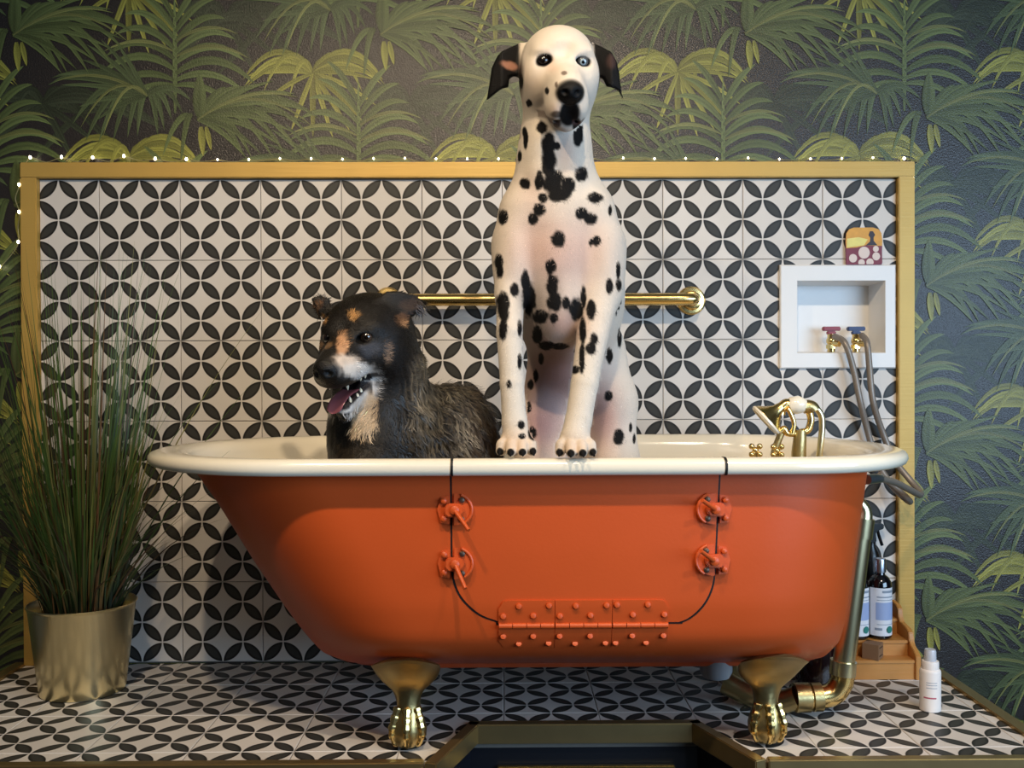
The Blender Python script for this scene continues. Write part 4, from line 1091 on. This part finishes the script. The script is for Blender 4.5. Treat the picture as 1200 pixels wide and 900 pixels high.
# front legs: (pixel x, pixel y, depth) down to the rim
ZR = .571
lpaw, rpaw = W(605, 524, -.685), W(674, 527, -.705); lpaw.z = ZR+.016; rpaw.z = ZR+.016
fd.chain([P3(606, 290, -.56), P3(598, 345, -.600), P3(597, 390, -.640), P3(600, 450, -.660), P3(603, 495, -.672), (lpaw.x, -.680, ZR+.034)], [.046, .0270, .0235, .0215, .0225, .0240], (.02, .012, .004))
fd.chain([P3(702, 290, -.56), P3(703, 345, -.590), P3(694, 395, -.635), P3(685, 450, -.670), P3(678, 492, -.688), (rpaw.x, -.700, ZR+.036)], [.050, .037, .0285, .0245, .0235, .0250], (.02, .012, .004))
claws = []
for (pw, y0_, spl) in ((lpaw, -.690, .0), (rpaw, -.712, .002)):
    fd.ell((pw.x, y0_+.012, ZR+.022), (.026, .026, .020), k=.014)
    for k, (tx, ty) in enumerate(((-.0275, -.010), (-.0098, -.026), (.0098, -.026), (.0275, -.010))):
        a = (pw.x+tx*.66, y0_+.004, ZR+.029); m_ = (pw.x+tx*.92, y0_+ty*.55, ZR+.021); b = (pw.x+tx, y0_+ty, ZR+.0105)
        fd.cone(a, m_, .0098, .0100, .0035); fd.cone(m_, b, .0100, .0092, .0035)
        c0 = (b[0]+tx*.06, b[1]-.008, ZR+.0095); c1 = (b[0]+tx*.10, b[1]-.0150, ZR+.0045)
        fd.cone(c0, c1, .0044, .0026, .003); claws.append((np.array(c0), np.array(c1)))
# head
def he(f, s_, u, r, k=.02, cut=False, fl=fd): fl.ell(tuple(H(f, s_, u)), r, HB, k, cut)
he(-.010, 0, .006, (.082, .0690, .0670), .03)
he(.022, 0, .030, (.052, .048, .036), .03)
for g in (-1, 1):
    he(.050, g*.030, .031, (.028, .024, .015), .014)          # brow ridge
    he(.082, g*.037, .012, (.020, .020, .013), .022, True)     # eye hollow
    he(.100, g*.052, -.018, (.040, .016, .022), .03, True)     # hollow beside the muzzle
    he(.040, g*.045, -.004, (.040, .022, .026), .02)          # cheekbone
    he(.022, g*.043, -.034, (.055, .025, .040), .03)          # cheek
fd.cone(tuple(H(.080, 0, .034)), tuple(H(.070, 0, .004)), .012, .010, .02, True)      # stop between the eyes
fd.cone(tuple(H(.055, 0, -.016)), tuple(H(.135, .002, -.030)), .0405, .0320, .03)
he(.100, .001, -.012, (.050, .020, .018), .02)                # bridge of the muzzle
for g in (-1, 1):
    he(.122, g*.0185+.002, -.054, (.042, .0205, .030), .014)      # flews
fd.cone(tuple(H(.035, 0, -.066)), tuple(H(.128, .002, -.080)), .032, .019, .018)
he(.160, .002, -.026, (.018, .0230, .0190), .010)             # nose
for g in (-1, 1): he(.1765, g*.0110+.002, -.027, (.007, .0052, .0050), .004, True)
fd.cone(tuple(H(.178, .002, -.040)), tuple(H(.170, .002, -.066)), .0024, .0024, .004, True)   # philtrum
for g in (-1, 1): fd.cone(tuple(H(.152, g*.014, -.079)), tuple(H(.085, g*.041, -.070)), .0030, .0024, .005, True)    # mouth line
EYES = [H(.0660, -.0350, .017), H(.0660, .0350, .017)]
for g, q in zip((-1, 1), EYES):
    fd.ell(tuple(q+hf*.010), (.014, .0140, .0066), [tuple(hf), tuple(hs_+hu*.22*-g), tuple(hu+hs_*.22*g)], .006, True)
# ears: leather flaps hanging from the sides of the skull
def earpoly(pts, Y): return [(W(x, y, Y).x, W(x, y, Y).z) for x, y in pts]
el = earpoly([(622, 48), (609.5, 46), (603, 50), (592, 57), (583, 64), (576, 77), (574, 92), (570, 114), (577, 110), (586, 104), (596, 100), (597, 90), (602, 86), (612, 84), (622, 70)], -.60)
er = earpoly([(686, 48), (694, 45), (702.5, 50), (716, 60), (723.5, 71), (726.5, 84.5), (729, 104), (732, 115), (726, 104), (717.5, 101.5), (711.5, 100), (708, 91), (702, 86), (694, 82), (686, 66)], -.60)
xm = HC.x
fd.flap(el, lambda x, z: -.580-.55*np.maximum(.03-np.abs(x-(xm-.105)), 0)+.0*z, .0062, .012); fd.flap(er, lambda x, z: -.580-.55*np.maximum(.03-np.abs(x-(xm+.10)), 0), .0062, .012)
SPOTS = [(615,215,6.5,6.5),(589.5,254.5,5.5,9),(632,246,7,8),(625,257,6,7),(584.5,307,5,9),(586,318,4,8),(654,280,8,10),(697,232,9,6.5),(681,250,8,7),(692,256,8,7),(681,204,7.5,8.5),(665,217,9,10),
 (643,188,8.5,22),(648,214,12,16),(655,228,14,8),(636,232,6,6),(632,212,5,11),(699.5,282.5,5,6),(692.5,284,2.5,4.5),(715,247,2.2,6),(724.5,316,2.6,10),(725,334.5,3.5,7),(714,335.5,4.5,9),(645.5,313,6,10),(647,334,7,13),
 (650.5,355,9,11),(616,329,5,13),(603,340,5,8.5),(620,351,8.5,19),(633,371,10,8),(649,373,5,6),(663,355,5.5,7),(675,362,8,13),(684,349,3.5,12),(693,363,6,12),(589.5,356,8,13),(591,368,6,10),(589.5,386,5,13),(683,388,4,16),(609,385,2.6,10),
 (596.5,451,2.8,5.5),(611,498,4.5,5),(612,511,4,3.5),(609,424,2.6,9),(696,397,4.5,7),(692.5,408,6,7),(714,417,4,9),(682,420,3.5,18),(622,451,3.5,6),(619.5,477,3.5,7),(624,508,5,8),(634,420,3,7),(725,512,6.5,9),(739,501,2,5.5),(743,514,2,6),
 (726,396,2.6,11),(713,464,5,6),(630,392,6,11),(640,405,10,5),(656,406,10,4),(674,433,5,5),(628,440,3,8),
 (641,106.5,2.5,4),(610.7,95,2.6,8),(620,121,3.6,5),(635,149,6.5,7.5),(615,155,3,7),(677,150,5.5,10),(666,144,4,2.5),(616,163,3,12),(643,170,8,14),(677,160,6,13),(653,171,4,5),(609,183,2.5,7)]
BROWN = [(652,99.5,1.8,3.5),(661,85.5,3.5,2.5),(653,146,4.5,4),(652,134,7,4)]
def paint_dal(V, N):
    px, py, vis = visible(V); C = np.zeros((len(V), 4)); C[:, :3] = hx('#dacfc1')
    n1 = vnoise(V, 60, 1); n2 = vnoise(V, 260, 2); n3 = vnoise(V, 700, 3)
    # pink skin under thin hair
    def blob(x, y, rx, ry, amt, col, only=True):
        w = amt*np.exp(-(((px-x)/rx)**2+((py-y)/ry)**2))*((V[:, 1] > -.60) | (y < 400) | (y > 518)); w = np.where(vis, w, w*.6) if only else w; mixc(C, w, col)
    for b in ((655, 300, 46, 44, .62), (625, 285, 30, 40, .45), (690, 290, 30, 40, .35), (625, 225, 20, 25, .3), (660, 380, 30, 25, .75), (650, 440, 45, 50, .9), (632, 500, 30, 40, .95), (705, 490, 24, 45, .85), (663, 175, 12, 25, .35), (605, 80, 8, 8, .5)):
        blob(*b, hx('#c99f92') if b[1] < 400 else hx('#ae8583'))
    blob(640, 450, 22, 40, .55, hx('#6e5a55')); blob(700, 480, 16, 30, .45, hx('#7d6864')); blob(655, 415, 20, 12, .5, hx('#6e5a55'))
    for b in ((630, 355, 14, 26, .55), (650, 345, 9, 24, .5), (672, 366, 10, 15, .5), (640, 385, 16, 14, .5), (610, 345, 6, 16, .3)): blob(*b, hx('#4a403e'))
    for b in ((625, 300, 5, 34, .25), (684, 315, 5, 34, .3), (638, 265, 26, 6, .2), (600, 300, 5, 30, .2)): blob(*b, hx('#a98a80'))  # narrow darker streaks: shade of chest folds painted into the coat
    blob(655, 128, 16, 9, .35, hx('#c9a08a')); blob(648, 54, 8, 6, .4, hx('#d6a184')); blob(672, 52, 7, 6, .3, hx('#dcb08e')); blob(628, 95, 14, 20, .3, hx('#d3b08f')); blob(648, 78, 8, 8, .3, hx('#d6a184'))  # soft tans paint in the shading of the brows and left face
    for f, g in ((605, 520), (674, 527)): blob(f, g, 26, 18, .45, hx('#d9ae86'))
    D = np.zeros(len(V))
    for i, (x, y, rx, ry) in enumerate(SPOTS):
        d = np.sqrt(((px-x)/rx)**2+((py-y)/ry)**2)+.22*n2+.10*n3
        D = np.maximum(D, np.where(vis, 1-sstep(d, .85, 1.22), 0))
    # spots on the sides and back that the front view does not show
    hid = ~vis; r = np.random.default_rng(5); cand = np.nonzero(hid)[0]; got = []
    for i in r.permutation(cand)[:4000]:
        if len(got) > 60: break
        if all(np.linalg.norm(V[i]-V[j_]) > .050 for j_ in got): got.append(i)
    for i in got:
        d = np.linalg.norm(V-V[i], axis=1)/r.uniform(.008, .017)+.22*n2
        D = np.maximum(D, np.where(hid, 1-sstep(d, .8, 1.2), 0))
    mixc(C, D, hx('#070607'))
    for x, y, rx, ry in BROWN:
        d = np.sqrt(((px-x)/rx)**2+((py-y)/ry)**2)+.2*n2; mixc(C, np.where(vis, .8*(1-sstep(d, .7, 1.3)), 0), hx('#4d3526'))
    # head features in the head's own frame
    L = V-npv(HC); f, s_, u = L@npv(hf), L@npv(hs_), L@npv(hu)
    nose = 1-sstep(np.sqrt(((f-.160)/.026)**2+((s_-.002)/.0265)**2+((u+.028)/.0235)**2), .85, 1.05)
    lip = (1-sstep(np.sqrt(((f-.150)/.045)**2+((s_-.003)/.020)**2+((u+.062)/.026)**2), .8, 1.1))*(f > .11)
    mixc(C, np.maximum(nose, lip), hx('#080708')); C[:, 3] = np.maximum(C[:, 3], nose*.8+lip*.2)
    mo = (1-sstep(np.abs(u+.076-.09*(f-.08)*-.5), .004, .009))*(f > .06)*(np.abs(s_) > .01)*(f < .15); mixc(C, mo*.6, hx('#54352e'))
    for k, q in enumerate(EYES):
        dd = np.linalg.norm(V-npv(q), axis=1)
        if k == 0:
            e = V-npv(q); w = 1-sstep(np.sqrt(((e@npv(hs_))/.0170)**2+((e@npv(hu)+(e@npv(hs_))*-.25-.001)/.0130)**2+((e@npv(hf))/.03)**2)+.12*n2, .8, 1.1)
        else: e = V-npv(q); w = 1-sstep(np.sqrt(((e@npv(hs_))/.0152)**2+((e@npv(hu))/.0098)**2+((e@npv(hf))/.03)**2)+.10*n2, .85, 1.1)
        mixc(C, w, hx('#070606'))
    # ears black outside, a patch of pink inside the left one
    ear = np.maximum(sstep(-s_, .066, .074)*(f < .06), sstep(s_, .064, .072)*(f < .06))*(V[:, 2] > 1.16); mixc(C, ear, hx('#080708')); C[:, 3] = np.maximum(C[:, 3], ear*.35)
    d = np.sqrt(((px-597)/10)**2+((py-77-(px-597)*.25)/5.5)**2); mixc(C, (1-sstep(d+.25*n2, .5, 1.2))*vis*.9, hx('#a87a66'))
    d = np.sqrt(((px-716)/7)**2+((py-72)/9)**2); mixc(C, (1-sstep(d+.2*n2, .5, 1.2))*vis*.6, hx('#4a3430'))
    for c0, c1 in claws:
        dd = np.minimum(np.linalg.norm(V-c0, axis=1), np.linalg.norm(V-c1, axis=1)); mixc(C, (1-sstep(dd, .0062, .0078)), hx('#0d0b0c'))
    # gaps between toes a little stained
    C[:, :3] *= (1+.03*n1+.02*n3)[:, None]; C = np.clip(C, 0, 1)
    return C
M_COAT = attrmat('short_dog_coat', 'col', .7, .5, 700, .18, True)
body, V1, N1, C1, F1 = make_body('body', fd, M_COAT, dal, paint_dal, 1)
M_EYED = mat('dark_brown_eye', '#120b08', .06, coat=.8); M_EYEB = mat('pale_blue_eye', '#8699a6', .06, coat=.8); M_PUP = mat('pupil', '#050505', .05, coat=.8); M_EYEW = mat('eye_white', '#4a4c50', .1, coat=.8)
def eye(q, look, mats, parent, r=.0118):
    look = Vector(look).normalized(); sx = look.orthogonal().normalized(); sy = look.cross(sx); Mq = frame((0, 0, 0), sx, sy, look).to_3x3().to_4x4()
    e_ = MB().ball(q, r, n=20, m=14).build('eye', mats[0], parent, ang=180)
    def cap(nm, ang, off, m_, par):
        rings = [[q+Mq@Vector((math.sin(a)*math.cos(t), math.sin(a)*math.sin(t), math.cos(a)))*(r+off) for t in np.linspace(0, 2*math.pi, 19)[:-1]] for a in np.linspace(.02, ang, 5)]
        MB().loft(rings, cap0=True, cap1=False).build(nm, m_, par, ang=180)
    cap('iris', .52, .0004, mats[1], e_); cap('pupil', .24, .0007, M_PUP, e_)
eye(EYES[0], hf, (M_EYED, M_EYED), dal, .0112); eye(EYES[1], hf, (M_EYEW, M_EYEB), dal, .0112)

M_HAIR = attrmat('dog_hair', 'col', .6, spec=.2)
fl_dal = lambda P: np.stack([.25*np.sign(P[:, 0]-.1)*np.ones(len(P)), .2*np.ones(len(P)), np.where(P[:, 2] > 1.2, -.6, -1.0)], 1)
f_, s2_, u_ = [(V1-npv(HC))@npv(q) for q in (hf, hs_, hu)]
mk = ((V1[:, 2] > .53) & ~((V1[:, 2] < ZR+.030) & (V1[:, 1] < -.69)) & ~((f_ > .12) & (u_ > -.06)) & ~((f_ > .04) & (u_ < -.045) & (V1[:, 2] > 1.12)) & ~((np.abs(f_-.07) < .03) & (np.abs(np.abs(s2_)-.035) < .018) & (np.abs(u_-.017) < .014))).astype(float)
fur('coat', V1, N1, C1, F1, 70000, lambda P: np.where(P[:, 2] > 1.15, .006, .009), .00035, fl_dal, M_HAIR, dal, .25, .35, 2, mk, 0, .2)

# ---------------------------------------------------------------- dark dog
dk = empty('dog', (W(480, 520, -.38).x, -.38, TUB_FLOOR), 'shaggy wet black and brown dog with open mouth sitting in the tub', 'dog')
fk = Field(ax_steps([(-.46, .02, .0030)]), ax_steps([(-.74, -.42, .0030), (-.42, -.16, .0045)]), ax_steps([(.14, .50, .009), (.50, .62, .004), (.62, .91, .0027)]))
KC = W(429, 390, -.50); SC = 1.10
kf, ks, ku = headframe((-.30, -.88, -.31), 0.0)
if ks.x < 0: ks = -ks
KB = [tuple(kf), tuple(ks), tuple(ku)]
def K(f, s_, u): return KC+(kf*f+ks*s_+ku*u)*SC
def ke(f, s_, u, r, k=.02, cut=False): fk.ell(tuple(K(f, s_, u)), tuple(q*SC for q in r), KB, k, cut)
def kc(a, b, ra, rb, k=.02, cut=False): fk.cone(tuple(K(*a)), tuple(K(*b)), ra*SC, rb*SC, k, cut)
# trunk: chest, shoulders, haunch
fk.chain([tuple(K(-.05, 0, -.03)), P3(446, 440, -.455), P3(444, 500, -.45), (W(448, 500, -.45).x, -.44, .40)], [.068, .080, .090, .10], .05)
fk.ell((W(430, 540, -.47).x, -.47, .49), (.062, .10, .15), k=.05)
fk.ell((W(474, 500, -.42).x, -.42, .52), (.080, .12, .17), k=.05)
fk.ell((W(520, 520, -.34).x, -.34, .50), (.095, .12, .195), k=.06)
fk.ell((W(548, 540, -.30).x, -.31, .44), (.082, .12, .245), k=.05)
fk.ell((W(540, 560, -.38).x, -.37, .28), (.10, .12, .12), k=.05); fk.ell((W(455, 560, -.45).x, -.44, .28), (.10, .10, .12), k=.05)
for dx in (-.01, .07): fk.chain([(W(430, 540, -.5).x+dx, -.48, .42), (W(430, 540, -.5).x+dx, -.47, .27), (W(430, 540, -.5).x+dx, -.45, .195)], [.04, .028, .028], .03)
# skull, brows, cheeks
ke(-.012, 0, .004, (.084, .0740, .0640), .03); ke(.020, 0, .020, (.055, .050, .036), .03)
for g in (-1, 1):
    ke(.050, g*.032, .022, (.026, .022, .016), .018); ke(.018, g*.048, -.030, (.055, .028, .042), .03)
kc((.080, 0, .028), (.072, 0, .002), .011, .009, .02, True)
kc((.050, 0, -.012), (.140, 0, -.026), .0420, .0300, .03)                     # upper muzzle
ke(.105, 0, -.008, (.05, .020, .016), .02)
for g in (-1, 1): ke(.105, g*.019, -.036, (.050, .017, .020), .014)           # upper lips
ke(.158, 0, -.018, (.019, .0225, .0190), .010)
for g in (-1, 1): ke(.175, g*.0115, -.020, (.007, .005, .005), .004, True)
kc((.010, 0, -.068), (.060, 0, -.086), .034, .023, .03); kc((.060, 0, -.088), (.122, 0, -.100), .0215, .0150, .015)   # dropped lower jaw
for g in (-1, 1): kc((.055, g*.017, -.077), (.116, g*.011, -.091), .0080, .0065, .008)     # gum ridges
kc((.082, 0, -.060), (.165, 0, -.074), .0125, .0150, .007, True)                # open mouth
KEYES = [K(.0690, -.0360, .012), K(.0690, .0360, .012)]
for g, q in zip((-1, 1), KEYES): fk.ell(tuple(q+kf*.012), (.015, .0140, .0078), KB, .005, True)
# ears
er2 = earpoly([(446, 356), (457, 345), (472, 344), (487, 348), (502, 356), (492, 366), (482, 371), (477, 381), (470, 387), (461, 384), (452, 376)], -.47)
el2 = earpoly([(390, 362), (386, 350), (376, 347), (366, 350), (369, 358), (373, 367), (382, 372)], -.47)
fk.flap(er2, lambda x, z: -.520+.35*(x-(-.20))+0*x, .0075, .015); fk.flap(el2, lambda x, z: -.480+0*x, .0070, .015)
FACE = [(379,374,4.2,6,'#b4854f',.95),(413,371,6,5.5,'#b4854f',.95),(401,404,7,14,'#c1926c',.95),(380,404,8,4.5,'#a8835c',.75),(405,424,16,9,'#d6c3b2',.95),(420,434,18,10,'#d9d2cb',.95),(392,434,9,7,'#cfc4ba',.8),(437,441,10,8,'#d9d2cb',.9),
 (432,456,11,14,'#d9d4d0',.95),(404,479,22,6,'#d8d3cf',.95),(424,474,10,12,'#dcd6d0',.9),(427,490,14,17,'#dcc4a6',.95),(420,500,9,10,'#d3b48d',.9),(434,478,8,22,'#d6b48c',.8),(453,414,4,12,'#94765c',.6),(434,408,13,11,'#3a3b42',.8),(470,374,8,8,'#5d4029',.8),(473,379,4,5,'#ab7f58',.8),(374,356,5,5,'#6d4a2c',.7),(482,357,14,7,'#3f2c1d',.8),(384,402,3,8,'#1a1512',.5),(372,410,4,6,'#8f8378',.4)]
def clump(V):
    """wet locks: wavy ridges running down the coat, -1 in the partings to 1 on the ridges"""
    w = .011*vnoise(V, 55, 21)+.006*vnoise(V, 140, 22)
    p = (V[:, 0]+.35*V[:, 1]+.10*V[:, 2]+w)*2*np.pi/.0135+1.6*np.sin(V[:, 2]*95+6*vnoise(V, 40, 23))
    return np.sin(p)*(.65+.35*vnoise(V, 120, 24))
def clump_mask(V):
    px, py, z = project(V); return sstep(px, 455, 488)*sstep(py, 395, 425)
def paint_dark(V, N):
    px, py, vis = visible(V, .04); C = np.zeros((len(V), 4)); C[:, :3] = hx('#120e0b')
    n1 = vnoise(V, 70, 11); n2 = vnoise(V, 240, 12); n3 = vnoise(V*np.array([1, 1, .35]), 420, 13)
    bod = sstep(px, 470, 492)*sstep(py, 405, 440)
    mixc(C, bod*.75, hx('#2c2218')); cl = clump(V); mixc(C, bod*sstep(cl+.5*n1, .25, .9)*.75, hx('#7d725d')); mixc(C, bod*(1-sstep(cl, -.6, -.1))*.8, hx('#0c0906')); mixc(C, bod*sstep(px, 530, 565)*.55, hx('#3a2817'))  # brindle, with wet highlights on ridges and dark partings painted into the colour
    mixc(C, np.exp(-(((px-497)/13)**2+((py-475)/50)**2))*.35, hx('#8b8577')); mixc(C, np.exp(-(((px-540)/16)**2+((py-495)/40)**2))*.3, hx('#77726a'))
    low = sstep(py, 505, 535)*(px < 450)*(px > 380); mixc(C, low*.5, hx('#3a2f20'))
    for x, y, rx, ry, col, amt in FACE:
        d = np.sqrt(((px-x)/rx)**2+((py-y)/ry)**2)+.30*n2+.15*vnoise(V, 600, 14); mixc(C, np.where(vis, amt*(1-sstep(d, .55, 1.35)), 0), hx(col))
    L = (V-npv(KC))/SC; f, s_, u = L@npv(kf), L@npv(ks), L@npv(ku)
    nose = 1-sstep(np.sqrt(((f-.160)/.027)**2+(s_/.0265)**2+((u+.020)/.0235)**2), .85, 1.1); mixc(C, nose, hx('#0b0a0a')); C[:, 3] = nose*.75
    lp = (1-sstep(np.sqrt(((f-.152)/.03)**2+(s_/.024)**2+((u+.045)/.020)**2), .7, 1.1)); mixc(C, lp*.9, hx('#0f0c0b'))
    # mouth lining and black lip edges
    ml = (f > .03)*(f < .150)*(np.abs(s_) < .032)*sstep(u-(-.05-.24*(f-.03)), -.034, -.028)*(1-sstep(u-(-.05-.12*(f-.03)), .0, .006)); ml = ml*np.where(u < -.066, sstep(N@npv(ku), .0, .3), 1.0); mixc(C, ml, hx('#170c0c'))
    edge = (f > .03)*(f < .15)*(1-sstep(np.abs(u-(-.054-.10*(f-.03))), .003, .007)); mixc(C, edge*.9, hx('#0e0b0b'))
    for q in KEYES:
        e = V-npv(q); w = 1-sstep(np.sqrt(((e@npv(ks))/.018)**2+((e@npv(ku))/.014)**2+((e@npv(kf))/.03)**2), .8, 1.15); mixc(C, w, hx('#0a0807'))
    C[:, :3] *= (1+.18*n2)[:, None]
    return np.clip(C, 0, 1)
M_EYEK = mat('brown_eye_white', '#3a2c24', .08, coat=.8)
M_COATD = attrmat('wet_dark_coat', 'col', .5, .7, 380, .35, True)
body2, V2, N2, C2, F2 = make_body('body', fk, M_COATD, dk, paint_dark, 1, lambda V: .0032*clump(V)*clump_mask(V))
for g, q in zip((-1, 1), KEYES): eye(q, kf+Vector((.15, -.1, .1)), (M_EYEK, M_EYED), dk, .0122)
# tongue and teeth
M_TONGUE = mat('wet_tongue', '#9a5a60', .25, 0, .1, 60, spec=.6); M_TOOTH = mat('tooth_ivory', '#d9d2bd', .25)
tp_ = [K(.050, 0, -.078), K(.085, 0, -.080), K(.112, -.002, -.080), K(.134, -.005, -.088), K(.143, -.008, -.101)]
rings = []
for i, p in enumerate(smoothpath(tp_, 5)):
    t = i/20; w = .0205*(1-.25*t)*(1 if t < .85 else math.sqrt(max(.05, 1-((t-.85)/.15)**2))); th_ = .0050*(1-.3*t)
    fw_ = (kf*(1-t)+(kf*.3-ku)*t).normalized(); up_ = ks.cross(fw_); up_ = up_ if up_.dot(ku)+.3*up_.dot(kf) > 0 else -up_
    rings.append([p+ks*(w*math.cos(a))+up_*(th_*math.sin(a)-.004*(1-abs(math.cos(a)))*0+.004*math.cos(a)**2) for a in np.linspace(0, 2*math.pi, 17)[:-1]])
MB().loft(rings).build('tongue', M_TONGUE, dk, ang=80)
for f0_, s0_, u0_, h_, up in ((.119, .013, -.090, .012, 1), (.100, .0175, -.085, .006, 1), (.088, .0190, -.081, .007, 1), (.075, .0200, -.077, .007, 1), (.128, .017, -.050, -.014, 1), (.092, .024, -.053, -.007, 1), (.078, .026, -.052, -.008, 1), (.119, -.013, -.090, .011, 1), (.128, -.017, -.050, -.013, 1)):
    a = K(f0_, s0_, u0_); b = K(f0_, s0_, u0_+h_); MB().tube([a, a.lerp(b, .6), b], [.0036, .0028, .0006], 8).build('tooth', M_TOOTH, dk)
fl_dk = lambda P: np.stack([np.where(P[:, 0] < -.22, .15, .30)+.6*np.sin(P[:, 2]*95+6*vnoise(P, 40, 23)), .25*np.ones(len(P)), -1+.25*np.sin(P[:, 0]*90)], 1)
f_, s2_, u_ = [(V2-npv(KC))@npv(q)/SC for q in (kf, ks, ku)]
inhead = (f_ > -.06) & (np.abs(s2_) < .09) & (u_ > -.10)
mk2 = ((V2[:, 2] > .50) & ~inhead).astype(float)
fur('fur', V2, N2, C2, F2, 22000, lambda P: np.where(P[:, 0] < -.20, .020, .024), .0010, fl_dk, attrmat('wet_dog_hair', 'col', .38, spec=.5), dk, .18, .16, 4, mk2, .10, .30, 8)
face_m = (inhead & ~((f_ > .06) & (np.abs(s2_) < .034) & (u_ < -.045)) & ~((f_ > .125) & (u_ > -.045)) & ~((f_ > .05) & (np.abs(np.abs(s2_)-.036) < .017) & (np.abs(u_-.012) < .013))).astype(float)
def fl_face(P):
    return np.tile(npv(-kf*.9-ku*.35), (len(P), 1))+.35*((P-npv(KC))@npv(ks))[:, None]*npv(ks)[None]*20
fur('face_fur', V2, N2, C2, F2, 18000, .012, .0006, fl_face, attrmat('face_hair', 'col', .5, spec=.3), dk, .25, .25, 2, face_m, 0, .32, 9)
